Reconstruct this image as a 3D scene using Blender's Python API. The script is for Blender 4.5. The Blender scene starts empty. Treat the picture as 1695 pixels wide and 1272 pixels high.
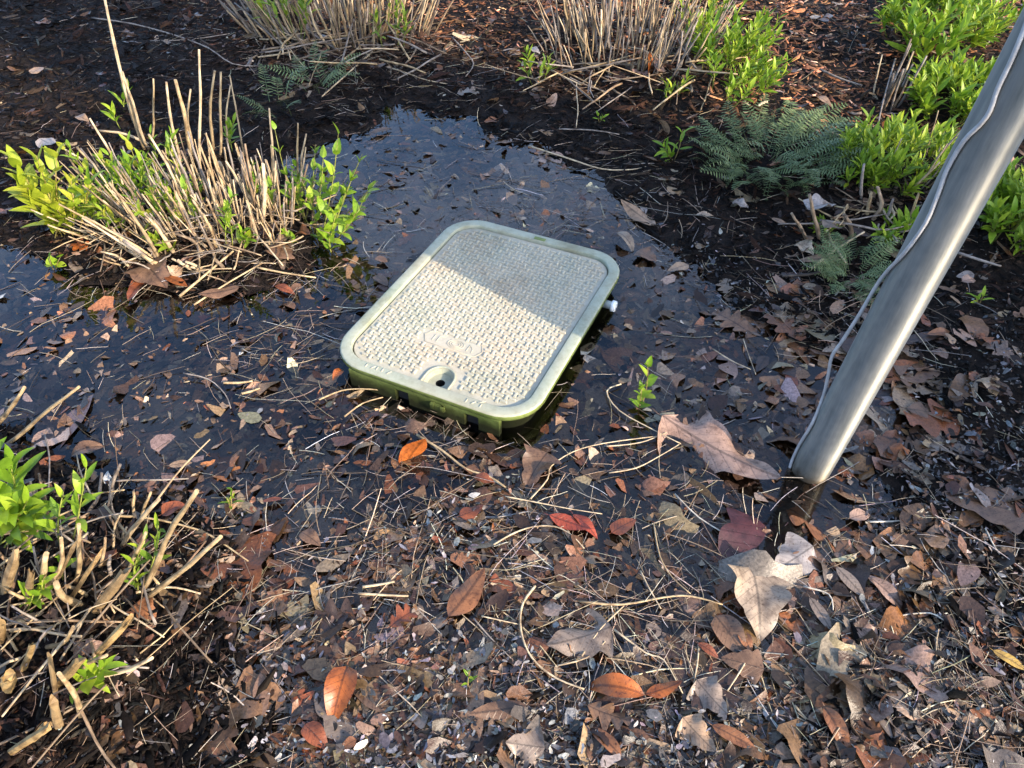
import bpy, bmesh, math, random
import numpy as np
from mathutils import Vector, Matrix, Quaternion

# ------------------------------------------------------------------ camera, sky, sun, exposure
SC = bpy.context.scene
COL = SC.collection
CAMZ, PITCH, FPX = 1.055, math.radians(45), 1224.0
cd = bpy.data.cameras.new("camera"); cam = bpy.data.objects.new("camera", cd); COL.objects.link(cam)
cam.location = (0, 0, CAMZ); cam.rotation_euler = (math.radians(45), 0, 0)
cd.sensor_width = 36; cd.lens = 26.0; cd.clip_start = 0.02; cd.clip_end = 500
SC.camera = cam
SUN_AZ = math.radians(-39)            # direction towards the sun, measured from +X
SUN_EL = math.radians(25)
SDIR = Vector((math.cos(SUN_AZ) * math.cos(SUN_EL), math.sin(SUN_AZ) * math.cos(SUN_EL), math.sin(SUN_EL)))
W = bpy.data.worlds.new("World"); SC.world = W; W.use_nodes = True
wn = W.node_tree.nodes; wl = W.node_tree.links
sky = wn.new("ShaderNodeTexSky"); sky.sky_type = 'NISHITA'; sky.sun_disc = False
sky.sun_elevation = SUN_EL; sky.sun_rotation = math.atan2(SDIR.x, SDIR.y)
sky.air_density = 1.0; sky.dust_density = 3.0; sky.ozone_density = 4.5
bg = wn["Background"]; bg.inputs[1].default_value = 0.15
tc = wn.new("ShaderNodeTexCoord"); cn_ = wn.new("ShaderNodeTexNoise"); cn_.inputs["Scale"].default_value = 2.6; cn_.inputs["Detail"].default_value = 7; cn_.inputs["Roughness"].default_value = .58
wl.new(tc.outputs["Generated"], cn_.inputs["Vector"])
cr = wn.new("ShaderNodeValToRGB"); cr.color_ramp.elements[0].position = .46; cr.color_ramp.elements[1].position = .78      # thin cloud added all over the unseen sky, brightens water reflections and shade
wl.new(cn_.outputs[0], cr.inputs[0])
cm = wn.new("ShaderNodeMixRGB"); cm.inputs[2].default_value = (3.6, 4.5, 6.4, 1); wl.new(cr.outputs[0], cm.inputs[0]); wl.new(sky.outputs[0], cm.inputs[1])
wl.new(cm.outputs[0], bg.inputs[0])
sl = bpy.data.lights.new("sun", 'SUN'); sl.energy = 2.8; sl.angle = math.radians(0.5); sl.color = (1.0, 0.84, 0.65)
so = bpy.data.objects.new("sun", sl); COL.objects.link(so); so.rotation_euler = SDIR.to_track_quat('Z', 'Y').to_euler()
so.location = SDIR * 20
SC.view_settings.view_transform = 'Standard'; SC.view_settings.look = 'None'
SC.view_settings.gamma = 1; SC.view_settings.use_curve_mapping = False
SC.view_settings.exposure = 1.84

rng = np.random.default_rng(11); random.seed(5)
U = random.uniform

# ------------------------------------------------------------------ unprojecting and the lie of the land
cp, sp = math.cos(PITCH), math.sin(PITCH)
def ray(px, py):
    a, b = px - 847.5, 636 - py
    v = Vector((a, b * sp + FPX * cp, b * cp - FPX * sp)); return v.normalized()
def to_px(x, y, z=0.0):
    dz = z - CAMZ
    d = np.maximum(y * cp - dz * sp, 0.05)
    return 847.5 + FPX * x / d, 636 - FPX * (y * sp + dz * cp) / d
def at0(px, py, z=0.0):
    d = ray(px, py); t = (z - CAMZ) / d.z
    return Vector((d.x * t, d.y * t, z))

_vt = rng.random((256, 256))
def vnoise(x, y):
    x = np.asarray(x, float); y = np.asarray(y, float)
    xi = np.floor(x).astype(int); yi = np.floor(y).astype(int); fx = x - xi; fy = y - yi
    fx = fx * fx * (3 - 2 * fx); fy = fy * fy * (3 - 2 * fy)
    g = lambda i, j: _vt[i & 255, j & 255]
    return (g(xi, yi) * (1 - fx) + g(xi + 1, yi) * fx) * (1 - fy) + (g(xi, yi + 1) * (1 - fx) + g(xi + 1, yi + 1) * fx) * fy
CTRL = np.array([  # pixel x, pixel y, height of the ground there
 (600,300,-.04),(690,240,-.035),(760,205,-.02),(850,260,-.03),(900,330,-.04),(980,380,-.04),(600,420,-.05),(520,520,-.04),(400,560,-.035),
 (300,560,-.04),(150,560,-.04),(30,480,-.04),(30,580,-.04),(200,660,-.03),(400,650,-.03),(560,690,-.03),(1060,480,-.035),(1020,600,-.06),
 (1060,540,-.05),(700,330,-.05),(480,740,-.025),(1200,620,-.035),(1250,700,-.03),(1330,640,-.03),(1450,700,-.022),(1300,850,-.025),(640,350,-.05),
 (800,500,-.06),(750,600,-.06),(900,450,-.06),(1000,760,-.025),(1150,850,-.022),(1000,900,-.016),(1250,980,-.018),(800,850,-.010),(700,950,-.006),(600,800,-.013),(850,1050,-.008),
 (1050,1050,-.012),(1150,1150,-.008),(450,850,-.008),(550,1000,-.010),(520,1150,-.004),(700,1150,-.003),(1300,1150,.001),(600,1250,-.004),(900,1250,-.003),(1100,1260,-.002),
 (100,100,.08),(300,50,.08),(0,250,.05),(60,330,.03),(480,150,.05),(560,172,.02),(700,135,.035),(800,140,.03),(900,205,.02),(980,245,.02),
 (1060,320,.015),(1120,370,.02),(1200,420,.03),(1300,470,.02),(1400,520,.008),(1500,560,.02),(1600,560,.04),(1690,620,.05),(1650,800,.02),(1550,760,.006),
 (1600,950,.012),(1650,1150,.014),(1450,1150,.006),(1450,980,-.004),(1250,200,.08),(1100,100,.1),(1400,300,.08),(1600,400,.08),(1300,50,.12),(1600,100,.14),
 (900,30,.09),(1150,480,-.005),(300,380,.06),(400,400,.05),(200,370,.05),(340,470,.012),(500,420,.02),(180,450,.0),(100,1000,.07),(50,850,.05),
 (200,1150,.06),(300,950,.035),(390,1000,.008),(350,1200,.02),(250,820,.008),(430,1150,.004),(150,750,-.008),(30,690,.0),(-200,1000,.09),(-200,200,.08),(-200,560,-.03),
 (1900,200,.14),(1900,800,.05),(1900,1200,.03),(850,-150,.14),(200,-150,.12),(1500,-150,.18),(300,1450,.03),(900,1500,.0),(1500,1500,.02)], float)
CTRL[(CTRL[:, 1] > 720) & (CTRL[:, 0] > 420) & (CTRL[:, 0] < 1400) & (CTRL[:, 2] < .002) & (CTRL[:, 2] > -.03), 2] -= .010
_pd = (CTRL[:, 2] < -.018) & (CTRL[:, 1] < 720) & ~((np.abs(CTRL[:, 0] - 830) < 240) & (np.abs(CTRL[:, 1] - 520) < 150))
CTRL[_pd, 2] = CTRL[_pd, 2] * .62
def H(x, y, rough=True):
    x = np.atleast_1d(np.asarray(x, float)); y = np.atleast_1d(np.asarray(y, float))
    yc = np.clip(y, 0.22, 9.0); xc = np.clip(x, -6, 6)
    px, py = to_px(xc, yc)
    num = np.zeros_like(px); den = np.zeros_like(px)
    for cx, cy, h in CTRL:
        s = 38 + 0.035 * max(cy, 0) + 10
        d2 = (px - cx) ** 2 + ((py - cy) * 1.25) ** 2
        w = np.exp(-np.minimum(d2 / (2 * s * s), 60)) + 1e-3 / (1 + (d2 / 6400.0) ** 2)
        num += w * h; den += w
    z = num / den
    if rough:
        z = z + (vnoise(x * 5 + 40, y * 5) - .5) * .016 + (vnoise(x * 17, y * 17 + 9) - .5) * .013 + (vnoise(x * 60, y * 60) - .5) * .006
    far = np.clip((np.hypot(x, y) - 6) / 20, 0, 1)
    return z * (1 - far) + far * .15
def hz(x, y): return float(H(x, y, False)[0])
def at(px, py, dz=0.0):
    z = 0.0
    for _ in range(4):
        p = at0(px, py, z); z = max(hz(p.x, p.y), -.03)
    p = at0(px, py, z); p.z += dz; return p
def on_water(px, py):
    p = at0(px, py, 0); return hz(p.x, p.y) < 0

# ------------------------------------------------------------------ materials
def mat(name, build):
    m = bpy.data.materials.new(name); m.use_nodes = True
    nt = m.node_tree; nt.nodes.clear()
    o = nt.nodes.new("ShaderNodeOutputMaterial")
    def N(t, **kw):
        n = nt.nodes.new("ShaderNode" + t)
        for k, v in kw.items():
            if k.startswith("i_"): n.inputs[k[2:].replace("_", " ")].default_value = v
            elif k.startswith("n_"): n.inputs[int(k[2:])].default_value = v
            else: setattr(n, k, v)
        return n
    L = nt.links.new
    sh = build(N, L)
    L(sh, o.inputs[0]); return m
def ramp(N, L, src, stops):
    r = N("ValToRGB"); e = r.color_ramp.elements
    while len(e) < len(stops): e.new(.5)
    for el, (p, c) in zip(e, stops): el.position = p; el.color = (*c, 1) if len(c) == 3 else c
    L(src, r.inputs[0]); return r.outputs[0]
def mulc(N, L, a, b, mode='MULTIPLY', f=1.0):
    m = N("MixRGB", blend_type=mode); m.inputs[0].default_value = f
    L(a, m.inputs[1]); L(b, m.inputs[2]) if not isinstance(b, tuple) else setattr(m.inputs[2], 'default_value', (*b, 1))
    return m.outputs[0]
def bump(N, L, h, s, d=.002):
    b = N("Bump"); b.inputs["Strength"].default_value = s; b.inputs["Distance"].default_value = d
    L(h, b.inputs["Height"]); return b.outputs[0]
def noise(N, L, scale, detail=4, rough=.6, vec=None):
    n = N("TexNoise"); n.inputs["Scale"].default_value = scale; n.inputs["Detail"].default_value = detail; n.inputs["Roughness"].default_value = rough
    if vec: L(vec, n.inputs["Vector"])
    return n.outputs[0]

def b_soil(N, L):
    g = N("NewGeometry").outputs["Position"]
    c = ramp(N, L, noise(N, L, 60, 8, .7, g), [(.3, (.005, .004, .003)), (.5, (.013, .009, .007)), (.68, (.03, .02, .014))])
    p = N("BsdfPrincipled"); L(c, p.inputs["Base Color"]); p.inputs["Roughness"].default_value = .75; p.inputs["Specular IOR Level"].default_value = .12
    L(bump(N, L, noise(N, L, 150, 6, .7, g), .9, .006), p.inputs["Normal"]); return p.outputs[0]
M_SOIL = mat("soil", b_soil)

def b_litter(rough, spec, bs):
    def f(N, L):
        a = N("VertexColor", layer_name="tint").outputs[0]
        g = N("NewGeometry").outputs["Position"]
        n = noise(N, L, 220, 5, .65, g)
        c = mulc(N, L, a, ramp(N, L, n, [(.3, (.45, .43, .41)), (.65, (1.15, 1.12, 1.1))]))
        p = N("BsdfPrincipled"); L(c, p.inputs["Base Color"]); p.inputs["Roughness"].default_value = rough
        p.inputs["Specular IOR Level"].default_value = spec
        L(bump(N, L, n, bs, .0015), p.inputs["Normal"]); return p.outputs[0]
    return f
M_MULCH = mat("shredded_bark", b_litter(.7, .10, .8))
M_LITTER = mat("wet_litter", b_litter(.30, .32, .6))
M_STRAW = mat("dry_straw", b_litter(.6, .35, .3))

def b_leaf(N, L):      # fallen leaves: colour from the object, veins on the blade
    oc = N("TexCoord").outputs["Object"]; col = N("ObjectInfo").outputs["Color"]; rnd = N("ObjectInfo").outputs["Random"]
    g = N("NewGeometry").outputs["Position"]
    s = N("SeparateXYZ"); L(oc, s.inputs[0])
    ab = N("Math", operation='ABSOLUTE'); L(s.outputs[1], ab.inputs[0])
    mid = ramp(N, L, ab.outputs[0], [(.0, (.5, .5, .5)), (.012, (.55, .55, .55)), (.022, (1, 1, 1))])
    k = N("Math", operation='MULTIPLY_ADD'); L(ab.outputs[0], k.inputs[0]); k.inputs[1].default_value = -.85; L(s.outputs[0], k.inputs[2])
    f = N("Math", operation='MULTIPLY'); L(k.outputs[0], f.inputs[0]); f.inputs[1].default_value = 8.0
    fr = N("Math", operation='FRACT'); L(f.outputs[0], fr.inputs[0])
    vein = ramp(N, L, fr.outputs[0], [(.0, (.62, .6, .58)), (.06, (.7, .68, .66)), (.12, (1, 1, 1))])
    n = noise(N, L, 45, 6, .65, g)
    c = mulc(N, L, col, mid); c = mulc(N, L, c, vein, f=.75)
    c = mulc(N, L, c, ramp(N, L, n, [(.32, (.45, .4, .38)), (.5, (.95, .92, .9)), (.7, (1.3, 1.25, 1.2))]))
    sp_ = noise(N, L, 260, 2, .5, g)
    c = mulc(N, L, c, ramp(N, L, sp_, [(.3, (.5, .45, .4)), (.4, (1, 1, 1))]))
    p = N("BsdfPrincipled"); L(c, p.inputs["Base Color"]); p.inputs["Roughness"].default_value = .42
    hh = N("Math", operation='ADD'); L(n, hh.inputs[0]); L(vein, hh.inputs[1])
    L(bump(N, L, hh.outputs[0], .5, .0015), p.inputs["Normal"])
    t = N("BsdfTranslucent"); L(c, t.inputs[0])
    m = N("MixShader"); m.inputs[0].default_value = .12; L(p.outputs[0], m.inputs[1]); L(t.outputs[0], m.inputs[2])
    return m.outputs[0]
M_LEAF = mat("dead_leaf", b_leaf)

def b_green(c0, c1, c2, tr=.4):
    def f(N, L):
        oi = N("ObjectInfo"); g = N("NewGeometry")
        isl = N("Math", operation='ADD'); L(g.outputs["Random Per Island"], isl.inputs[0]); L(oi.outputs["Random"], isl.inputs[1])
        fr = N("Math", operation='FRACT'); L(isl.outputs[0], fr.inputs[0])
        c = ramp(N, L, fr.outputs[0], [(.0, c0), (.5, c1), (1., c2)])
        c = mulc(N, L, c, ramp(N, L, noise(N, L, 90, 3, .6, g.outputs["Position"]), [(.3, (.75, .8, .7)), (.7, (1.15, 1.1, 1.1))]))
        p = N("BsdfPrincipled"); L(c, p.inputs["Base Color"]); p.inputs["Roughness"].default_value = .45; p.inputs["Specular IOR Level"].default_value = .35
        t = N("BsdfTranslucent"); L(c, t.inputs[0])
        m = N("MixShader"); m.inputs[0].default_value = tr; L(p.outputs[0], m.inputs[1]); L(t.outputs[0], m.inputs[2])
        return m.outputs[0]
    return f
M_GREEN = mat("young_leaf", b_green((.13, .24, .018), (.21, .34, .022), (.32, .42, .035)))
M_GRASSY = mat("narrow_leaf", b_green((.10, .18, .018), (.20, .31, .022), (.36, .43, .035)))
M_YEL = mat("yellowish_leaf", b_green((.26, .33, .02), (.33, .38, .03), (.42, .42, .05)))
M_FERN = mat("fern_leaf", b_green((.075, .12, .045), (.12, .17, .07), (.19, .235, .10), .25))

def b_stem(N, L):
    col = N("ObjectInfo").outputs["Color"]; g = N("NewGeometry").outputs["Position"]
    oc = N("TexCoord").outputs["Object"]
    mp = N("Mapping"); mp.inputs["Scale"].default_value = (60, 60, 5); L(oc, mp.inputs[0])
    n = noise(N, L, 1.0, 5, .6, mp.outputs[0]); n2 = noise(N, L, 35, 4, .6, g)
    c = mulc(N, L, col, ramp(N, L, n, [(.3, (.5, .46, .42)), (.6, (1.1, 1.08, 1.05))]))
    c = mulc(N, L, c, ramp(N, L, n2, [(.32, (.45, .4, .36)), (.55, (1.05, 1.04, 1.0))]))
    p = N("BsdfPrincipled"); L(c, p.inputs["Base Color"]); p.inputs["Roughness"].default_value = .6; p.inputs["Specular IOR Level"].default_value = .3
    L(bump(N, L, n, .5, .001), p.inputs["Normal"]); return p.outputs[0]
M_STEM = mat("dry_stem", b_stem)

def b_water(N, L):
    g = N("NewGeometry").outputs["Position"]
    w = noise(N, L, 26, 3, .5, g)
    nb = bump(N, L, w, .035, .01)
    fr = N("Fresnel"); fr.inputs[0].default_value = 1.55; L(nb, fr.inputs[1])
    tr = N("BsdfTransparent"); tr.inputs[0].default_value = (.86, .77, .64, 1)
    gl = N("BsdfGlossy"); gl.inputs["Roughness"].default_value = .015; L(nb, gl.inputs["Normal"])
    m = N("MixShader"); L(fr.outputs[0], m.inputs[0]); L(tr.outputs[0], m.inputs[1]); L(gl.outputs[0], m.inputs[2])
    return m.outputs[0]
M_WATER = mat("puddle_water", b_water)

def b_plastic(side):
    def f(N, L):
        g = N("NewGeometry").outputs["Position"]
        n = noise(N, L, 9, 5, .6, g); n2 = noise(N, L, 70, 6, .7, g); n3 = noise(N, L, 400, 3, .6, g)
        if side:
            c = ramp(N, L, n, [(.35, (.09, .125, .03)), (.65, (.18, .22, .065))])
            s = N("SeparateXYZ"); L(g, s.inputs[0]); ad = N("Math", operation='MULTIPLY_ADD'); L(noise(N, L, 30, 5, .7, g), ad.inputs[0]); ad.inputs[1].default_value = -.03; L(s.outputs[2], ad.inputs[2])
            c = mulc(N, L, c, ramp(N, L, ad.outputs[0], [(.0, (.10, .09, .08)), (.012, (.30, .30, .26)), (.030, (1, 1, 1))]))      # darker towards the bottom, edge broken up by noise
        else: c = ramp(N, L, n, [(.34, (.345, .345, .27)), (.52, (.41, .38, .295)), (.68, (.44, .38, .285))])
        c = mulc(N, L, c, ramp(N, L, n2, [(.3, (.62, .6, .56)), (.55, (1, 1, 1))]), f=.8 if side else .4)
        c = mulc(N, L, c, ramp(N, L, n3, [(.28, (.7, .68, .62)), (.45, (1, 1, 1))]), f=.35)
        c = mulc(N, L, c, ramp(N, L, noise(N, L, 5.5, 7, .72, g), [(.36, (.62, .56, .47)), (.47, (.93, .90, .84)), (.6, (1.04, 1.03, 1.0))]), f=.5)
        p = N("BsdfPrincipled"); L(c, p.inputs["Base Color"]); p.inputs["Roughness"].default_value = .55; p.inputs["Specular IOR Level"].default_value = .3
        L(bump(N, L, n3, .25, .0008), p.inputs["Normal"]); return p.outputs[0]
    return f
def b_rim(N, L):
    g = N("NewGeometry").outputs["Position"]
    n = noise(N, L, 7, 5, .6, g); n2 = noise(N, L, 60, 6, .7, g)
    c = ramp(N, L, n, [(.35, (.265, .295, .215)), (.5, (.325, .335, .25)), (.68, (.30, .285, .205))])
    c = mulc(N, L, c, ramp(N, L, n2, [(.3, (.68, .68, .6)), (.55, (1, 1, 1))]), f=.7)
    c = mulc(N, L, c, ramp(N, L, noise(N, L, 6.5, 7, .72, g), [(.37, (.66, .62, .52)), (.5, (1, 1, 1))]), f=.8)
    p = N("BsdfPrincipled"); L(c, p.inputs["Base Color"]); p.inputs["Roughness"].default_value = .5; p.inputs["Specular IOR Level"].default_value = .3
    return p.outputs[0]
M_LID = mat("sun_bleached_plastic", b_plastic(False)); M_SIDE = mat("green_plastic", b_plastic(True)); M_RIM = mat("faded_green_plastic", b_rim)
def b_flat(c, r, metal=0):
    def f(N, L):
        g = N("NewGeometry").outputs["Position"]
        p = N("BsdfPrincipled"); L(ramp(N, L, noise(N, L, 80, 4, .6, g), [(.3, tuple(v * .7 for v in c)), (.65, c)]), p.inputs["Base Color"])
        p.inputs["Roughness"].default_value = r; p.inputs["Metallic"].default_value = metal; return p.outputs[0]
    return f
M_BLACK = mat("dark_opening", b_flat((.006, .006, .006), .8)); M_WHITE = mat("white_pvc", b_flat((.75, .76, .74), .35)); M_CABLE = mat("grey_cable", b_flat((.42, .41, .40), .5))
def b_galv(N, L):
    g = N("NewGeometry").outputs["Position"]
    mp = N("Mapping"); mp.inputs["Scale"].default_value = (30, 30, 3.0); L(g, mp.inputs[0])
    n = noise(N, L, 2.6, 7, .7, mp.outputs[0]); v = N("TexVoronoi"); v.inputs["Scale"].default_value = 55; L(g, v.inputs["Vector"])
    c = ramp(N, L, n, [(.3, (.16, .165, .15)), (.65, (.27, .265, .24))])
    c = mulc(N, L, c, ramp(N, L, v.outputs["Distance"], [(0, (.86, .87, .88)), (.6, (1.06, 1.05, 1.04))]), f=.7)
    s = N("SeparateXYZ"); L(g, s.inputs[0])
    n2 = noise(N, L, 40, 5, .7, g); ad = N("Math", operation='MULTIPLY_ADD'); L(n2, ad.inputs[0]); ad.inputs[1].default_value = .05; L(s.outputs[2], ad.inputs[2])
    c = mulc(N, L, c, ramp(N, L, ad.outputs[0], [(.0, (.30, .21, .14)), (.030, (.40, .31, .22)), (.045, (.72, .68, .62)), (.10, (1, 1, 1))]))
    p = N("BsdfPrincipled"); L(c, p.inputs["Base Color"]); p.inputs["Metallic"].default_value = .75; p.inputs["Roughness"].default_value = .56; p.inputs["Anisotropic"].default_value = .92; p.inputs["Anisotropic Rotation"].default_value = .25
    tg = N("Tangent", direction_type='RADIAL', axis='Z'); L(tg.outputs[0], p.inputs["Tangent"])
    L(bump(N, L, n, .15, .002), p.inputs["Normal"]); return p.outputs[0]
M_GALV = mat("galvanised_steel", b_galv)
def b_bark(N, L):
    oc = N("TexCoord").outputs["Object"]; mp = N("Mapping"); mp.inputs["Scale"].default_value = (9, 9, 2); L(oc, mp.inputs[0])
    n = noise(N, L, 1.5, 7, .65, mp.outputs[0])
    p = N("BsdfPrincipled"); L(ramp(N, L, n, [(.35, (.045, .035, .028)), (.65, (.17, .14, .115))]), p.inputs["Base Color"]); p.inputs["Roughness"].default_value = .9
    L(bump(N, L, n, 1, .03), p.inputs["Normal"]); return p.outputs[0]
M_BARK = mat("tree_bark", b_bark)

# ------------------------------------------------------------------ object helpers
def link(name, me, parent=None, loc=None):
    o = bpy.data.objects.new(name, me); COL.objects.link(o)
    if parent is not None: o.parent = parent
    if loc is not None: o.location = loc
    return o
def tag(o, label=None, cat=None, group=None, kind=None):
    if label: o["label"] = label
    if cat: o["category"] = cat
    if group: o["group"] = group
    if kind: o["kind"] = kind
    return o
def thing(name, label, cat, loc, group=None):
    o = bpy.data.objects.new(name, None); COL.objects.link(o); o.location = loc; o.empty_display_size = .05
    return tag(o, label, cat, group)
def mesh(name, v, f, m, smooth=False):
    me = bpy.data.meshes.new(name); me.from_pydata([tuple(p) for p in v], [], f)
    for k in (m if isinstance(m, (list, tuple)) else [m]): me.materials.append(k)
    if smooth: me.polygons.foreach_set("use_smooth", [True] * len(me.polygons))
    me.update(); return me
def tube_vf(pts, rad, n=6, v=None, f=None, cap=True):
    v = [] if v is None else v; f = [] if f is None else f
    pts = [Vector(p) for p in pts]; rad = rad if hasattr(rad, '__len__') else [rad] * len(pts)
    b0 = len(v); prev = None
    for i, p in enumerate(pts):
        t = (pts[min(i + 1, len(pts) - 1)] - pts[max(i - 1, 0)]).normalized()
        if prev is None: a = t.orthogonal().normalized()
        else: a = (prev - t * prev.dot(t)).normalized()
        prev = a; b = t.cross(a)
        for k in range(n):
            w = 2 * math.pi * k / n; v.append(p + (a * math.cos(w) + b * math.sin(w)) * rad[i])
    for i in range(len(pts) - 1):
        for k in range(n):
            a0 = b0 + i * n + k; a1 = b0 + i * n + (k + 1) % n; f.append((a0, a1, a1 + n, a0 + n))
    if cap:
        f.append(tuple(b0 + k for k in reversed(range(n)))); e = b0 + (len(pts) - 1) * n; f.append(tuple(e + k for k in range(n)))
    return v, f
def leaf_vf(L_, W_, fn, nt=9, ns=2, fold=.15, curl=.2, shear=0., wav=0., ph=0., stalk=0.):
    """blade along +X: half width W_*fn(t), folded along the midrib, curled along its length"""
    v = []; f = []; row = 2 * ns + 1
    for i in range(nt):
        t = i / (nt - 1); w = W_ * max(fn(t), .004)
        a = curl * (t - .3)
        cx = L_ * (math.sin(a) / curl + math.sin(.3 * curl) / curl if abs(curl) > 1e-4 else t); cz = -L_ * ((1 - math.cos(a)) / curl if abs(curl) > 1e-4 else 0)
        for j in range(-ns, ns + 1):
            s = j / ns
            v.append((cx + shear * abs(s) * w, s * w, cz + fold * abs(s) * w + wav * w * math.sin(9 * t + ph + 2.0 * s) * abs(s)))
    for i in range(nt - 1):
        for j in range(row - 1):
            a = i * row + j; f.append((a, a + 1, a + 1 + row, a + row))
    if stalk > 0:
        v2, f2 = tube_vf([(-stalk, 0, stalk * .25), (-stalk * .5, 0, .004), (0.01, 0, 0)], .007, 4)
        b = len(v); v += v2; f += [tuple(b + k for k in q) for q in f2]
    return v, f
lance = lambda t: (math.sin(math.pi * min(max(t, 0), 1) ** .85)) ** .8
ovate = lambda t: (math.sin(math.pi * t ** .6)) ** .75
def oakf(t):
    b = math.sin(math.pi * t ** .8) ** .6
    return b * (.30 + .70 * abs(math.sin(3.5 * math.pi * t + .3)) ** 1.2)
def broadf(t):
    b = (min(t / .12, 1) ** .6) * (1 - t) ** .72 * 1.35
    return b * (.80 + .20 * abs(math.sin(3.0 * math.pi * (t + .06))))
LEAFSHAPE = {}
for nm, fn, wd, nt, ns, sh in (("lance", lance, .15, 10, 2, .0), ("ovate", ovate, .26, 11, 2, .1), ("oak", oakf, .36, 36, 2, .35), ("broad", broadf, .42, 40, 3, .12)):
    for q, (fo, cu, wa) in enumerate(((.10, .25, .10), (.30, .75, .22), (-.18, -.5, .25), (.5, 1.5, .15))):
        v, f = leaf_vf(1, wd, fn, nt, ns, fo, cu, sh, wa, q * 1.7, .14 if nm != "broad" else .1)
        LEAFSHAPE[nm, q] = mesh("leaf_blade", v, f, M_LEAF, True)

# batches of many small pieces in one mesh (litter that nobody could count)
def batch(name, temps, pick, pos, ax, nrm, scl, tint, m):
    """temps: list of (verts (k,3), tris (q,3)); one copy per row of pos, X along ax, Z along nrm"""
    Vs = []; Fs = []; Cs = []; off = 0
    ax = ax / np.linalg.norm(ax, axis=1)[:, None]
    yv = np.cross(nrm, ax); yv /= np.linalg.norm(yv, axis=1)[:, None]; zv = np.cross(ax, yv)
    for ti, (tv, tf) in enumerate(temps):
        s = np.nonzero(pick == ti)[0]
        if not len(s): continue
        q = tv[None] * scl[s][:, None, :]
        P = pos[s][:, None] + q[..., 0:1] * ax[s][:, None] + q[..., 1:2] * yv[s][:, None] + q[..., 2:3] * zv[s][:, None]
        k = len(tv); Vs.append(P.reshape(-1, 3)); Fs.append((tf[None] + (off + np.arange(len(s)) * k)[:, None, None]).reshape(-1, 3)); off += k * len(s)
        Cs.append(np.repeat(tint[s], k, 0))
    V = np.concatenate(Vs).astype(np.float32); F = np.concatenate(Fs).astype(np.int32); C_ = np.concatenate(Cs)
    me = bpy.data.meshes.new(name)
    me.vertices.add(len(V)); me.vertices.foreach_set("co", V.ravel())
    me.loops.add(F.size); me.loops.foreach_set("vertex_index", F.ravel())
    me.polygons.add(len(F)); me.polygons.foreach_set("loop_start", np.arange(0, F.size, 3, dtype=np.int32)); me.polygons.foreach_set("loop_total", np.full(len(F), 3, np.int32))
    at_ = me.color_attributes.new("tint", 'FLOAT_COLOR', 'POINT')
    at_.data.foreach_set("color", np.concatenate([C_, np.ones((len(C_), 1))], 1).astype(np.float32).ravel())
    me.materials.append(m); me.update(); me.validate()
    return me
def tri(f):
    o = []
    for q in f:
        for k in range(1, len(q) - 1): o.append((q[0], q[k], q[k + 1]))
    return np.array(o)
def T_chip(seed):
    r = np.random.default_rng(seed); n = 4; v = []; f = []
    for i in range(n):
        t = i / (n - 1) - .5; w = (.5 - .28 * abs(2 * t) ** 2) * r.uniform(.7, 1.1); by = r.uniform(-.2, .2); bz = r.uniform(-.3, .3)
        v += [(t, by - w, bz), (t + r.uniform(-.05, .05), by, bz + r.uniform(.35, .9)), (t, by + w, bz)]
    for i in range(n - 1):
        a = i * 3; f += [(a, a + 3, a + 4, a + 1), (a + 1, a + 4, a + 5, a + 2)]
    f += [(0, 1, 2), (9, 11, 10)]
    return np.array(v, float), tri(f)
def T_flake(seed):
    r = np.random.default_rng(seed); v = []; f = []
    cu = r.uniform(-1.0, 1.2); tw = r.uniform(-.6, .6)
    for i in range(4):
        t = i / 3 - .5; w = (.5 - .3 * (2 * t) ** 2) * r.uniform(.6, 1.15)
        for j in (-1, 0, 1):
            y = j * w + r.uniform(-.08, .08); x = t + r.uniform(-.07, .07)
            v.append((x, y, cu * (x * x) * .7 + tw * x * y + .25 * abs(y) * r.uniform(-.6, 1)))
    for i in range(3):
        for j in range(2):
            a = i * 3 + j; f.append((a, a + 1, a + 4, a + 3))
    return np.array(v, float), tri(f)
def T_straw(seed):
    r = np.random.default_rng(seed); n = 5
    b = r.uniform(-.06, .06); b2 = r.uniform(-.025, .025)
    pts = [(i / (n - 1) - .5, b * (1 - (2 * i / (n - 1) - 1) ** 2) + b2 * math.sin(5 * i / (n - 1)), r.uniform(-.012, .02)) for i in range(n)]
    v, f = tube_vf(pts, [.9, 1, 1, .9, .6], 3, cap=False)
    v = np.array([list(p) for p in v]); c = np.repeat(np.array(pts), 3, 0)
    d = v - c; return (c, d, tri(f))

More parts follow.
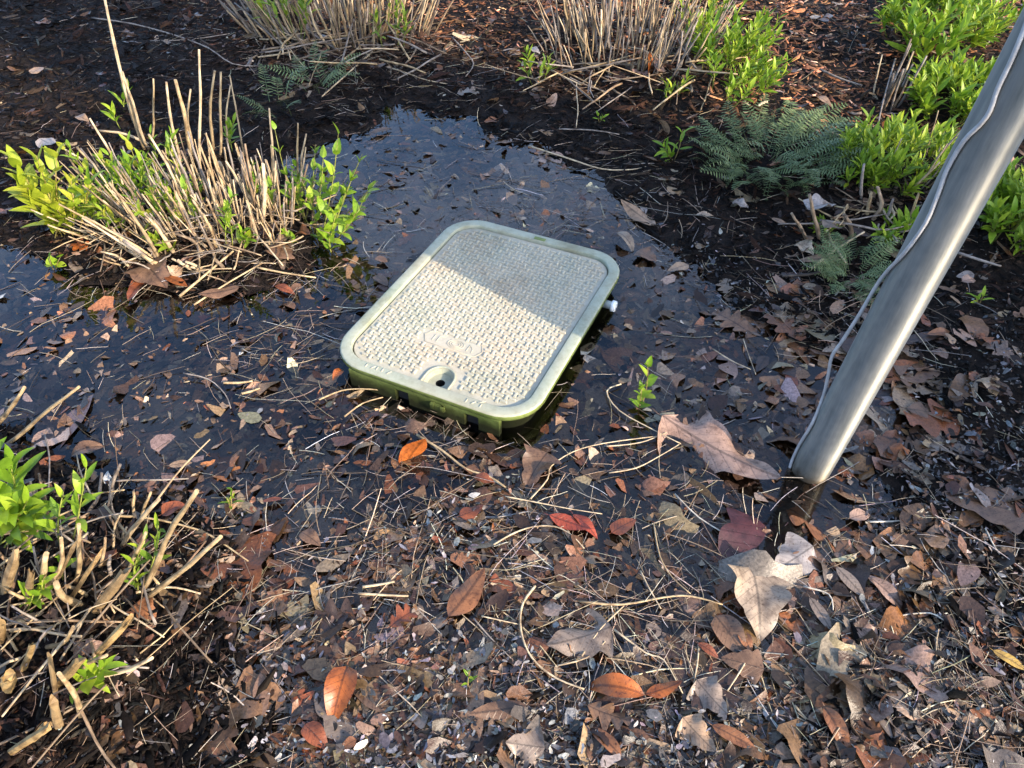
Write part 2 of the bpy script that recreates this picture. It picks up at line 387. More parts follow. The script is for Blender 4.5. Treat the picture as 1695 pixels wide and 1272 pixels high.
# ------------------------------------------------------------------ ground and water
def ground():
    gx = np.concatenate([-np.geomspace(4, 60, 22)[::-1], np.linspace(-3.9, 3.9, 330), np.geomspace(4, 60, 22)])
    gy = np.concatenate([-np.geomspace(.3, 60, 26)[::-1], np.linspace(-.2, 4.6, 230), np.geomspace(4.7, 90, 30)])
    X, Y = np.meshgrid(gx, gy); Z = H(X.ravel(), Y.ravel())
    v = np.stack([X.ravel(), Y.ravel(), Z], 1); n = len(gx); f = []
    for j in range(len(gy) - 1):
        for i in range(n - 1): a = j * n + i; f.append((a, a + 1, a + 1 + n, a + n))
    tag(link("ground", mesh("ground", v, f, M_SOIL, True)), kind="structure")
ground()
def water():
    n = 60; xs = np.linspace(-3.2, 1.6, n); ys = np.linspace(.05, 2.75, n); v = [(x, y, 0) for y in ys for x in xs]; f = []
    hh = H(np.array([p[0] for p in v]), np.array([p[1] for p in v])).reshape(n, n)
    for j in range(n - 1):
        for i in range(n - 1):
            if hh[j:j + 2, i:i + 2].min() < .012:
                a = j * n + i; f.append((a, a + 1, a + 1 + n, a + n))
    tag(link("puddle_water", mesh("puddle_water", v, f, M_WATER, True)), kind="structure")
water()

# ------------------------------------------------------------------ the valve box
BC = Vector((-.0521, 1.2440, 0)); BA = math.radians(-25.087)
HW, HL, TOP = .222, .2875, .055
def rrect(w, l, r, z, n=9):
    p = []
    for cx, cy, a0 in ((w - r, l - r, 0), (-w + r, l - r, 90), (-w + r, -l + r, 180), (w - r, -l + r, 270)):
        for k in range(n):
            a = math.radians(a0 + 90 * k / (n - 1)); p.append((cx + r * math.cos(a), cy + r * math.sin(a), z))
    return p
def rings(prof, R=.082, close=False, n=9):
    v = []; f = []; N = 4 * n
    for ins, z in prof: v += rrect(HW - ins, HL - ins, max(R - ins, .01), z, n)
    for i in range(len(prof) - 1):
        for k in range(N): f.append((i * N + k, i * N + (k + 1) % N, (i + 1) * N + (k + 1) % N, (i + 1) * N + k))
    return v, f
box = thing("valve_box", "faded green plastic irrigation box with basket weave lid standing in puddle", "valve box", BC)
box.rotation_euler = (0, 0, BA)
v, f = rings([(.003, .0405), (.0, .042), (.0, .0515), (.0012, .0542), (.0035, .055), (.0225, .055), (.0238, .0545), (.0245, .053), (.0245, .022)])
me = mesh("frame", v, f, [M_RIM, M_SIDE], True)
for p in me.polygons: p.material_index = 1 if p.center.z < .0470 and (abs(p.center.x) > HW - .012 or abs(p.center.y) > HL - .012 or (abs(p.center.x) > HW - .06 and abs(p.center.y) > HL - .06 and math.hypot(abs(p.center.x) - HW + .082, abs(p.center.y) - HL + .082) > .07)) else 0
fr = link("frame", me, box)
v, f = rings([(.020, -.09), (.020, .036), (.004, .0405), (.0245, .0405)])
link("box_wall", mesh("box_wall", v, f, M_SIDE, True), box)
# front skirt: the short wall that faces the camera, with two square notches cut through
def skirt():
    us = [-.165, -.060, -.030, .0, .020, .050, .092, .122, .165]
    holes = {1, 6}
    v = []; f = []
    z0, z1 = -.03, .0420
    yo, yi = -HL + .0005, -HL + .012
    for i in range(len(us) - 1):
        zt = z1; zb = z0 if i not in holes else .033
        a, b = us[i], us[i + 1]; k = len(v)
        v += [(a, yo, zb), (b, yo, zb), (b, yo, zt), (a, yo, zt), (a, yi, zb), (b, yi, zb), (b, yi, zt), (a, yi, zt)]
        f += [(k, k + 1, k + 2, k + 3), (k + 5, k + 4, k + 7, k + 6), (k, k + 4, k + 5, k + 1), (k + 3, k + 2, k + 6, k + 7), (k, k + 3, k + 7, k + 4), (k + 1, k + 5, k + 6, k + 2)]
    return mesh("skirt", v, f, M_SIDE)
link("skirt", skirt(), box)
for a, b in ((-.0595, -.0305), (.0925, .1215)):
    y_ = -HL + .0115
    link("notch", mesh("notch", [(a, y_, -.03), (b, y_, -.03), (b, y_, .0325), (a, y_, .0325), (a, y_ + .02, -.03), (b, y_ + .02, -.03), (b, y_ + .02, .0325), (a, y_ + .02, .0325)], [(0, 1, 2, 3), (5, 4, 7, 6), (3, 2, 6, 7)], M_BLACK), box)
bm = bmesh.new()
for s_, c_ in (((.032, .006, .016), (.036, -HL - .0025, .026)), ((.010, .008, .010), (.026, -HL - .003, .030)), ((.009, .008, .012), (.047, -HL - .003, .028))):
    bmesh.ops.create_cube(bm, size=1, matrix=Matrix.Translation(c_) @ Matrix.Diagonal((*s_, 1)))
bmesh.ops.bevel(bm, geom=bm.edges[:], offset=.0015, segments=2, affect='EDGES')
me = bpy.data.meshes.new("latch"); bm.to_mesh(me); bm.free(); me.materials.append(M_SIDE); link("latch", me, box)
# lid plate with the finger recess
LIDZ = .0478
def horseshoe(e, z, n=16):
    cx, cy, r = .014, -.238, .0265 + e
    p = [(cx + r * math.cos(math.radians(180 * k / n)), cy + r * 1.05 * math.sin(math.radians(180 * k / n)), z) for k in range(n + 1)]
    return p + [(cx - r * .92, -.2605 - e * .6, z), (cx + r * .92, -.2605 - e * .6, z)]
def lid():
    prof = [(.0268, .022), (.0268, LIDZ - .0015), (.0285, LIDZ)]
    v, f = rings(prof); N = 36; b = bmesh.new()
    vs = [b.verts.new(p) for p in v]
    for q in f: b.faces.new([vs[i] for i in q])
    outer = vs[-N:]
    hs = [b.verts.new(p) for p in horseshoe(0, LIDZ)]
    ed = [b.edges.get((outer[i], outer[(i + 1) % N])) or b.edges.new((outer[i], outer[(i + 1) % N])) for i in range(N)]
    eh = [b.edges.new((hs[i], hs[(i + 1) % len(hs)])) for i in range(len(hs))]
    bmesh.ops.triangle_fill(b, use_beauty=True, use_dissolve=False, edges=ed + eh)
    bmesh.ops.recalc_face_normals(b, faces=b.faces)
    me = bpy.data.meshes.new("lid"); b.to_mesh(me); b.free(); me.materials.append(M_LID); return me
lid_o = link("lid", lid(), box)
def recess():
    b = bmesh.new(); top = horseshoe(0, LIDZ - .0002); bot = horseshoe(-.003, LIDZ - .012); n = len(top)
    ta = [b.verts.new(p) for p in top]; bo = [b.verts.new(p) for p in bot]
    for i in range(n): b.faces.new((ta[i], ta[(i + 1) % n], bo[(i + 1) % n], bo[i]))
    hc = [b.verts.new((.015 + .0095 * math.cos(2 * math.pi * k / 14), -.239 + .0095 * math.sin(2 * math.pi * k / 14), LIDZ - .012)) for k in range(14)]
    hd = [b.verts.new((q.co.x, q.co.y, LIDZ - .06)) for q in hc]
    ed = [b.edges.get((bo[i], bo[(i + 1) % n])) for i in range(n)] + [b.edges.new((hc[i], hc[(i + 1) % 14])) for i in range(14)]
    bmesh.ops.triangle_fill(b, use_beauty=True, edges=ed)
    for i in range(14): b.faces.new((hc[i], hc[(i + 1) % 14], hd[(i + 1) % 14], hd[i]))
    b.faces.new(hd); bmesh.ops.recalc_face_normals(b, faces=b.faces)
    for fc in b.faces:
        if fc.calc_center_median().z < LIDZ - .03: fc.material_index = 1
    me = bpy.data.meshes.new("handle_recess"); b.to_mesh(me); b.free(); me.materials.append(M_RIM); me.materials.append(M_BLACK); return me
link("handle_recess", recess(), lid_o)
hp = [Vector((x, y, LIDZ + .0012)) for x, y, z in horseshoe(.003, 0)][:17]; hp = [hp[0] + Vector((0, -.025, 0))] + hp + [hp[-1] + Vector((0, -.025, 0))]
v, f = tube_vf(hp, .0026, 8); link("recess_lip", mesh("recess_lip", v, f, M_RIM, True), lid_o)
def treads():
    v = []; f = []; cs = .0128
    for i in range(-15, 16):
        for j in range(-19, 20):
            u, w = i * cs, j * cs
            if abs(u) > HW - .036 or abs(w) > HL - .042 or (HW - abs(u) < .085 and HL - abs(w) < .085 and math.hypot(abs(u) - HW + .085, abs(w) - HL + .085) > .049): continue
            if abs(u - .014) < .041 and w < -.193: continue
            if abs(u + .012) < .068 and abs(w + .137) < .021: continue
            along = (i + j) % 2; h = .0036 + random.uniform(-.0008, .0005)
            lx, ly = (.0071, .0029) if along else (.0029, .0071)
            k = len(v); t = .55 if along else .5
            for z, s in ((LIDZ - .0005, 1), (LIDZ + h, .55)):
                sx, sy = lx * (s if not along else .5 + s / 2), ly * (s if along else .5 + s / 2)
                v += [(u - sx, w - sy, z), (u + sx, w - sy, z), (u + sx, w + sy, z), (u - sx, w + sy, z)]
            f += [(k + 4, k + 5, k + 6, k + 7), (k, k + 1, k + 5, k + 4), (k + 1, k + 2, k + 6, k + 5), (k + 2, k + 3, k + 7, k + 6), (k + 3, k, k + 4, k + 7)]
    return mesh("tread", v, f, M_LID)
tag(link("tread", treads(), lid_o), kind="stuff")
def strokes(segs, r=.0014):
    v = []; f = []
    for pts in segs: tube_vf([(x, y, z) for x, y, z in pts], r, 5, v, f)
    return mesh("raised_mark", v, f, M_LID, True)
z_ = LIDZ + .0003
pl = [[(-.078, -.137, z_), (-.066, -.119, z_), (.046, -.119, z_), (.056, -.137, z_), (.046, -.156, z_), (-.066, -.156, z_), (-.078, -.137, z_)]]
for k, r in enumerate((.006, .010, .014)):
    pl.append([(-.004 + r * 1.3 * math.cos(a * .39), -.138 + r * .9 * math.sin(a * .39), z_) for a in range(17)])
pl += [[(-.055, -.147, z_), (-.055, -.128, z_)], [(-.045, -.147, z_), (-.045, -.128, z_), (-.034, -.128, z_)], [(.024, -.147, z_), (.024, -.128, z_), (.034, -.137, z_), (.036, -.147, z_)]]
link("raised_mark", strokes(pl, .0011), lid_o)
zr = TOP + .0004
for u, e, d in ((-.130, .0, 0), (-.118, .006, .0), (-.106, .0, .001), (-.094, .0, .001), (-.082, .006, .0), (.092, .0, -.002), (.103, .006, -.002), (.122, .0, -.003), (.114, .012, .006)):
    link("raised_mark", strokes([[(u, -.277 + d, zr), (u + e, -.268 + d, zr)]], .0012), fr)
bm = bmesh.new(); bmesh.ops.create_cube(bm, size=1, matrix=Matrix.Translation((.004, .2705, TOP - .0008)) @ Matrix.Diagonal((.028, .010, .004, 1)))
me = bpy.data.meshes.new("slot"); bm.to_mesh(me); bm.free(); me.materials.append(M_SIDE); link("slot", me, fr)
v, f = tube_vf([(.19, .1317, .034), (.236, .1317, .034), (.2365, .1317, .034), (.246, .1317, .034)], [.009, .009, .013, .012], 12)
tag(link("pipe_end", mesh("pipe_end", v, f, M_WHITE, True), box), "white plastic pipe end poking out under the rim")

# ------------------------------------------------------------------ post and cable
PB = Vector((.539, .836, 0)); PA = Vector((.0641, .0150, .9978)).normalized(); PR = .0331
v, f = tube_vf([PB + PA * s for s in (-.15, .0, .3, .8, 1.4, 2.4)], PR, 40)
me = mesh("metal_post", [p - PB for p in v], f, M_GALV, True)
post = link("metal_post", me, None, PB); tag(post, "leaning galvanised steel post rising out of the puddle beside large tan leaf", "post")
cab = []
for px, py in ((1296, 812), (1302, 796), (1310, 765), (1324, 735), (1345, 700), (1363, 655), (1371, 620), (1377, 590), (1394, 565), (1423, 520), (1458, 462), (1496, 420), (1532, 370), (1552, 323), (1568, 280), (1595, 234), (1621, 208), (1638, 185), (1651, 148), (1671, 106), (1691, 59), (1712, 5), (1740, -60), (1765, -130)):
    o = Vector((0, 0, CAMZ)); d = ray(px, py); R = PR + .0027
    w = o - PB; dp = d - PA * d.dot(PA); wp = w - PA * w.dot(PA)
    A, B, C2 = dp.dot(dp), 2 * dp.dot(wp), wp.dot(wp) - R * R
    D = B * B - 4 * A * C2; t = (-B - math.sqrt(D)) / (2 * A) if D > 0 else -B / (2 * A)
    cab.append(o + d * t)
def smooth_path(p, k=3):
    p = [Vector(q) for q in p]; out = []
    for i in range(len(p) - 1):
        a, b, c, d = p[max(i - 1, 0)], p[i], p[i + 1], p[min(i + 2, len(p) - 1)]
        for s in range(k):
            t = s / k; out.append(.5 * ((2 * b) + (c - a) * t + (2 * a - 5 * b + 4 * c - d) * t * t + (3 * b - a - 3 * c + d) * t ** 3))
    return out + [p[-1]]
v, f = tube_vf(smooth_path(cab), .0028, 8); c0 = cab[0]
tag(link("cable", mesh("cable", [p - c0 for p in v], f, M_CABLE, True), None, c0), "pale grey cable running up the front of the steel post", "cable")

# ------------------------------------------------------------------ tree out of frame whose trunk shades the far half of the box
AZP = Vector((math.cos(SUN_AZ), math.sin(SUN_AZ), 0)); NP = Vector((-AZP.y, AZP.x, 0))
def trunk_tree(x, y, r0, h, label):
    t = thing("shade_tree", label, "tree", (x, y, .0))
    pts = [NP * (-.065 * (k * h / 9 - 1.55)) + AZP * .1 * math.sin(k) + Vector((0, 0, k * h / 9 - .2)) for k in range(10)]
    v, f = tube_vf(pts, [r0 * 1.25] + [r0 * (1.06 - .02 * k) for k in range(9)], 22)
    link("trunk", mesh("trunk", v, f, M_BARK, True), t)
    rr = random.Random(3)
    for k in range(9):
        z = h * (.62 + .04 * k); a = rr.uniform(0, 6.28); L_ = rr.uniform(.8, 1.6); p0 = Vector((0, 0, z)); d = Vector((math.cos(a), math.sin(a), rr.uniform(.3, .9))); q = [p0 + d * (L_ * s / 5) + Vector((rr.uniform(-.1, .1), rr.uniform(-.1, .1), 0)) * s for s in range(6)]
        v, f = tube_vf(q, [.14, .11, .09, .07, .05, .02], 8); link("limb", mesh("limb", v, f, M_BARK, True), t)
tp = AZP * 3.2 + NP * 1.515
trunk_tree(tp.x, tp.y, .46, 9, "unseen large bare tree outside the bed that shades the middle of the puddle")

# ------------------------------------------------------------------ litter nobody could count
def sample(n, mix=.55):
    k = int(n * mix); px = rng.uniform(-260, 1955, k); py = rng.uniform(-140, 1420, k)
    t0 = np.stack([(px - 847.5), (636 - py) * sp + FPX * cp, (636 - py) * cp - FPX * sp], 1); t = -CAMZ / t0[:, 2]
    a = t0[:, :2] * t[:, None]
    m = n - k; y = .2 + 4.2 * np.sqrt(rng.random(m)); x = rng.uniform(-1, 1, m) * (y * .72 + .6)
    p = np.concatenate([a, np.stack([x, y], 1)]); return p[p[:, 1] < 5]
def blob(px, py, pts):
    r = np.zeros_like(px)
    for cx, cy, sx, sy in pts: r = np.maximum(r, np.exp(-((px - cx) / sx) ** 2 - ((py - cy) / sy) ** 2))
    return r
def outside_box(p, m=.004):
    c, s = math.cos(-BA), math.sin(-BA); dx, dy = p[:, 0] - BC.x, p[:, 1] - BC.y
    u, w = c * dx - s * dy, s * dx + c * dy
    return (np.abs(u) > HW + m) | (np.abs(w) > HL + m)
def frames(n, tilt):
    a = rng.uniform(0, 2 * np.pi, n); ax = np.stack([np.cos(a), np.sin(a), rng.normal(0, tilt * .6, n)], 1)
    nr = np.stack([rng.normal(0, tilt, n), rng.normal(0, tilt, n), np.ones(n)], 1); return ax, nr
def colors(n, pal, wts, var=.25):
    pal = np.array(pal, float); i = rng.choice(len(pal), n, p=np.array(wts) / sum(wts))
    return np.clip(pal[i] * rng.lognormal(0, var, (n, 1)) * rng.normal(1, .06, (n, 3)), .003, .75)
CHIPS = [T_chip(s) for s in range(8)]; FLAKES = [T_flake(s) for s in range(10)]
def mulch():
    p = sample(105000, .5); h = H(p[:, 0], p[:, 1]); px, py = to_px(p[:, 0], p[:, 1])
    grit = blob(px, py, [(1620, 900, 190, 330), (1640, 1200, 170, 200)])
    keep = (h > .000) & (rng.random(len(p)) > grit * .9); p, h, px, py = p[keep], h[keep], px[keep], py[keep]
    n = len(p); ax, nr = frames(n, .35)
    ln = rng.lognormal(math.log(.022), .45, n); ln *= np.clip(.75 + .12 * p[:, 1], .75, 1.15)
    scl = np.stack([ln, ln * rng.uniform(.12, .32, n), ln * rng.uniform(.06, .16, n)], 1)
    col = colors(n, [(.014, .010, .008), (.034, .020, .013), (.055, .032, .021), (.008, .007, .006), (.13, .095, .07), (.07, .065, .06)], [34, 24, 12, 30, 2.5, 3], .3)
    dry = blob(px, py, [(780, 5, 330, 85), (1330, 110, 190, 130), (1600, 60, 200, 90), (1250, 190, 120, 40), (1100, 40, 300, 90)])[:, None]; col = col * (1 + dry * np.array([[17, 12.4, 9.0]]))  # mask dry is sunlight painted into the chips: lighter, browner colour in the far sunlit patches
    damp = np.clip((.045 - h) / .04, 0, 1)[:, None]; col = col * (1 - .68 * damp) * .58
    pos = np.stack([p[:, 0], p[:, 1], h + rng.uniform(.000, .012, n)], 1)
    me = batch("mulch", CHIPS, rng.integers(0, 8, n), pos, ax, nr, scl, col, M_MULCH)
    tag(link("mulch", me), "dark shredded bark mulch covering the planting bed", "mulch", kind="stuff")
mulch()
LITPAL = [(.17, .105, .060), (.095, .050, .025), (.28, .205, .13), (.036, .021, .013), (.14, .050, .020), (.38, .32, .25), (.125, .10, .082), (.072, .040, .026)]
def leaf_litter():
    p = sample(200000, .7); h = H(p[:, 0], p[:, 1]); px, py = to_px(p[:, 0], p[:, 1])
    lit = blob(px, py, [(800, 980, 430, 260), (1200, 1120, 420, 230), (620, 1150, 260, 200), (1150, 760, 300, 140), (560, 800, 240, 110)])
    dens = np.clip(lit * 1.1, .0, 1) * (1 - .85 * blob(px, py, [(385, 1060, 120, 190), (330, 1240, 150, 90)]))
    dens = np.maximum(dens, .7 * (h < .0)); dens = np.maximum(dens, .05)
    dens = np.maximum(dens, .45 * blob(px, py, [(320, 400, 240, 90), (100, 900, 130, 60), (560, 90, 200, 60), (1050, 110, 190, 60), (1400, 390, 130, 60)]))
    dens = dens * np.clip(.15 + 1.7 * vnoise(p[:, 0] * 9 + 3, p[:, 1] * 9), 0, 1.2)
    keep = (rng.random(len(p)) < dens) & outside_box(p); p, h, px, py, lit = p[keep], h[keep], px[keep], py[keep], lit[keep]
    n = len(p); ax, nr = frames(n, .42)
    ln = np.clip(rng.lognormal(math.log(.0118), .78, n), .003, .06)
    scl = np.stack([ln, ln * rng.uniform(.28, .7, n), ln * rng.uniform(.3, 1.0, n)], 1)
    col = colors(n, LITPAL, [18, 26, 6, 30, 7, 1.6, 6, 14], .38) * .85
    z = h + rng.uniform(.001, .010, n)
    wet = h < 0; shallow = wet & (h > -.022); lift = rng.random(n)
    up = rng.random(n) < np.where(lit > .35, .22, .05)
    z = np.where(shallow, np.minimum(h + lift * np.maximum(-h, 0), np.where(lit > .35, -.0012, -.003)), z); flat = shallow & ~up; nr[flat, :2] *= .25; ax[flat, 2] *= .25; scl[flat, 2] *= .3
    z = np.where(shallow & up, rng.uniform(-.001, .005, n), z)          # matted up to the surface
    z = np.where(wet & ~shallow, np.minimum(h + .004 + lift ** .7 * (-h), -.002), z); dp = wet & ~shallow; nr[dp, :2] *= .4; scl[dp, 2] *= .4
    fl = wet & ~shallow & (rng.random(n) < .035); z = np.where(fl, .0012, z)         # a few float
    nr[fl] = np.array([0, 0, 1]); scl[fl, 2] *= .2
    sub = (z < -.0005)[:, None]; col = np.where(sub & (lit < .35)[:, None], col * np.array([2.0, 2.1, 2.2]) + .02, col)      # grey silt settled on what lies under the water
    pos = np.stack([p[:, 0], p[:, 1], z], 1)
    me = batch("leaf_litter", FLAKES, rng.integers(0, 10, n), pos, ax, nr, scl, col, M_LITTER)
    tag(link("leaf_litter", me), "sodden broken leaf litter matted in the shallow water", "leaf litter", kind="stuff")
leaf_litter()
def leaf_layer():
    T = []
    for nm, fn, wd, nt in (("lance", lance, .16, 7), ("ovate", ovate, .27, 7), ("oak", oakf, .36, 22), ("broad", broadf, .42, 14)):
        for fo, cu, wa in ((.1, .3, .15), (.25, .8, .3), (-.15, -.5, .3)):
            v, f = leaf_vf(1, wd, fn, nt, 1, fo, cu, .3 if nm == "oak" else .1, wa); v = np.array([tuple(p) for p in v]); v[:, 0] -= .5; T.append((v, tri(f)))
    p = sample(21000, .7); h = H(p[:, 0], p[:, 1]); px, py = to_px(p[:, 0], p[:, 1])
    d = blob(px, py, [(1250, 650, 260, 130), (1430, 680, 160, 110), (1120, 850, 260, 160), (1300, 1000, 230, 170), (1150, 1150, 300, 130), (780, 950, 260, 200), (640, 1150, 220, 120)])
    d = np.maximum(d * .8, .75 * (h < -.004)) + .012; d = d * (1 - .85 * blob(px, py, [(1650, 950, 140, 330), (330, 1100, 160, 200)]))
    keep = (rng.random(len(p)) < d) & outside_box(p, .02); p, h, px, py = p[keep], h[keep], px[keep], py[keep]; n = len(p); ax, nr = frames(n, .12); near = blob(px, py, [(1230, 660, 160, 110), (1430, 680, 110, 100), (1150, 860, 170, 90), (1330, 960, 150, 110)])
    pk = rng.integers(0, len(T), n); ln = rng.lognormal(math.log(.052), .4, n); small = pk < 6; ln[small] *= .8; ln *= 1 + .8 * near
    scl = np.stack([ln, ln * rng.uniform(.7, 1.2, n), ln * .7], 1)
    col = colors(n, [(.125, .066, .034), (.066, .037, .021), (.17, .118, .078), (.13, .105, .085), (.17, .068, .026), (.25, .175, .11)], [26, 22, 18, 12, 10, 8], .28)
    z = np.where(h < 0, np.minimum(h + rng.uniform(.003, .026, n), rng.uniform(-.008, -.0004, n)), h + rng.uniform(.004, .012, n))
    silt = (h < -.004) & (py < 760); col[silt] = col[silt] * np.array([1.35, 1.35, 1.35]) + .010; z[silt] = np.maximum(h[silt] + .003, rng.uniform(-.020, -.003, silt.sum()))
    me = batch("leaf_layer", T, pk, np.stack([p[:, 0], p[:, 1], z], 1), ax, nr, scl, col, M_LITTER)
    tag(link("leaf_layer", me), "layer of sodden whole leaves on the puddle's bottom", "leaf litter", kind="stuff")
leaf_layer()
def grit():
    p = sample(95000, .8); h = H(p[:, 0], p[:, 1]); px, py = to_px(p[:, 0], p[:, 1])
    d = blob(px, py, [(1620, 880, 170, 320), (1560, 1180, 230, 150), (1250, 500, 160, 40), (1130, 440, 90, 40), (880, 1230, 500, 90), (720, 860, 160, 60), (860, 1090, 160, 60), (440, 1180, 70, 110)])
    keep = (rng.random(len(p)) < d) & (h > -.02) & outside_box(p); p, h = p[keep], h[keep]; n = len(p); ax, nr = frames(n, .5)
    ln = rng.lognormal(math.log(.0075), .45, n); scl = np.stack([ln, ln * rng.uniform(.3, .8, n), ln * rng.uniform(.3, .9, n)], 1)
    col = colors(n, [(.26, .255, .25), (.16, .158, .16), (.05, .048, .048), (.36, .32, .27), (.03, .025, .022), (.17, .11, .07)], [9, 20, 28, 3, 30, 10], .3)
    pos = np.stack([p[:, 0], p[:, 1], np.maximum(h, -.002) + rng.uniform(.001, .012, n)], 1)
    me = batch("leaf_crumbs", FLAKES, rng.integers(0, 10, n), pos, ax, nr, scl, col, M_LITTER)
    tag(link("leaf_crumbs", me), "fine grey leaf crumbs scattered over wet black soil at right", "leaf crumbs", kind="stuff")
grit()
def straw_litter():
    p = sample(52000, .65); h = H(p[:, 0], p[:, 1]); px, py = to_px(p[:, 0], p[:, 1])
    d = .10 + .75 * blob(px, py, [(760, 900, 330, 170), (1050, 1050, 360, 210), (480, 580, 170, 70), (360, 440, 230, 60), (880, 340, 220, 80), (1300, 490, 160, 50), (1500, 1130, 200, 140), (680, 730, 160, 60), (560, 110, 210, 60), (1040, 120, 190, 50)])
    keep = (rng.random(len(p)) < d) & outside_box(p, -.006); p, h = p[keep], h[keep]; n = len(p); ax, nr = frames(n, .1)
    ax[:, 2] = rng.normal(0, .06, n)
    ln = rng.lognormal(math.log(.036), .6, n); rad = rng.uniform(.00025, .0007, n) * np.clip(ln / .05, .7, 1.6)
    S = [T_straw(s) for s in range(10)]; pk = rng.integers(0, 10, n)
    col = colors(n, [(.40, .32, .21), (.28, .21, .14), (.52, .46, .36), (.14, .10, .07), (.33, .30, .27)], [20, 26, 9, 30, 16], .3)
    z = np.where(h < 0, np.where(rng.random(n) < .6, .002, np.maximum(h + .008, -.015)), h + .009) + rng.uniform(0, .004, n)
    pos = np.stack([p[:, 0], p[:, 1], z], 1)
    axn = ax / np.linalg.norm(ax, axis=1)[:, None]; yv = np.cross(nr, axn); yv /= np.linalg.norm(yv, axis=1)[:, None]; zv = np.cross(axn, yv)
    Vs = []; Fs = []; Cs = []; off = 0
    for ti, (c, dd, tf) in enumerate(S):
        s = np.nonzero(pk == ti)[0]; q = c[None] * ln[s][:, None, None] + dd[None] * rad[s][:, None, None]
        P = pos[s][:, None] + q[..., 0:1] * axn[s][:, None] + q[..., 1:2] * yv[s][:, None] + q[..., 2:3] * zv[s][:, None]
        Vs.append(P.reshape(-1, 3)); k = len(c); Fs.append((tf[None] + (off + np.arange(len(s)) * k)[:, None, None]).reshape(-1, 3)); off += k * len(s); Cs.append(np.repeat(col[s], k, 0))
    V = np.concatenate(Vs); F = np.concatenate(Fs); one = (V, F)
    me = batch("straw_litter", [one], np.zeros(1, int), np.zeros((1, 3)), np.array([[1., 0, 0]]), np.array([[0, 0, 1.]]), np.ones((1, 3)), np.array([[.3, .3, .3]]), M_STRAW)
    me.color_attributes["tint"].data.foreach_set("color", np.concatenate([np.concatenate(Cs), np.ones((len(V), 1))], 1).astype(np.float32).ravel())
    tag(link("straw_litter", me), "scattered pale straw and grass stalks on mulch and water", "straw", kind="stuff")
straw_litter()

# ------------------------------------------------------------------ fallen leaves one can point to
C_ = dict(rust=(.19, .055, .020), orange=(.22, .092, .036), bright=(.30, .085, .016), brown=(.15, .085, .048), dark=(.065, .038, .026), tan=(.27, .18, .11), pale=(.46, .38, .28),
          grey=(.27, .24, .22), taupe=(.20, .155, .12), pink=(.29, .19, .14), wine=(.060, .018, .020), red=(.24, .045, .02), yellow=(.48, .30, .06), cream=(.27, .21, .15))
def leaf_between(x0, y0, x1, y1, shape, q, col, label, wid=1.0, lift=None, roll=None, pitch=0., group=None, name="fallen_leaf", cat="leaf"):
    """a leaf whose stalk end lies at the first image point and whose tip lies at the second"""
    ca = ((x0 + x1) / 2, (y0 + y1) / 2); p = at0(*ca); h = hz(p.x, p.y)
    z = (max(h, -.0) + .009) if lift is None else lift
    a, b = at0(x0, y0, z), at0(x1, y1, z); d = b - a; L_ = max(d.length, .012)
    base = LEAFSHAPE[shape, q]; o = link(name, base)
    rz = math.atan2(d.y, d.x); s = L_ * 1.03
    rl = U(-.22, .22) if roll is None else roll
    M = Matrix.Translation(a) @ Matrix.Rotation(rz, 4, 'Z') @ Matrix.Rotation(-pitch, 4, 'Y') @ Matrix.Rotation(rl, 4, 'X') @ Matrix.Diagonal((s, s * wid, s, 1))
    o.matrix_basis = M
    c = C_[col] if isinstance(col, str) else col; k = U(.85, 1.15)
    o.color = (c[0] * k, c[1] * k, c[2] * k, 1)
    return tag(o, label, cat, group)
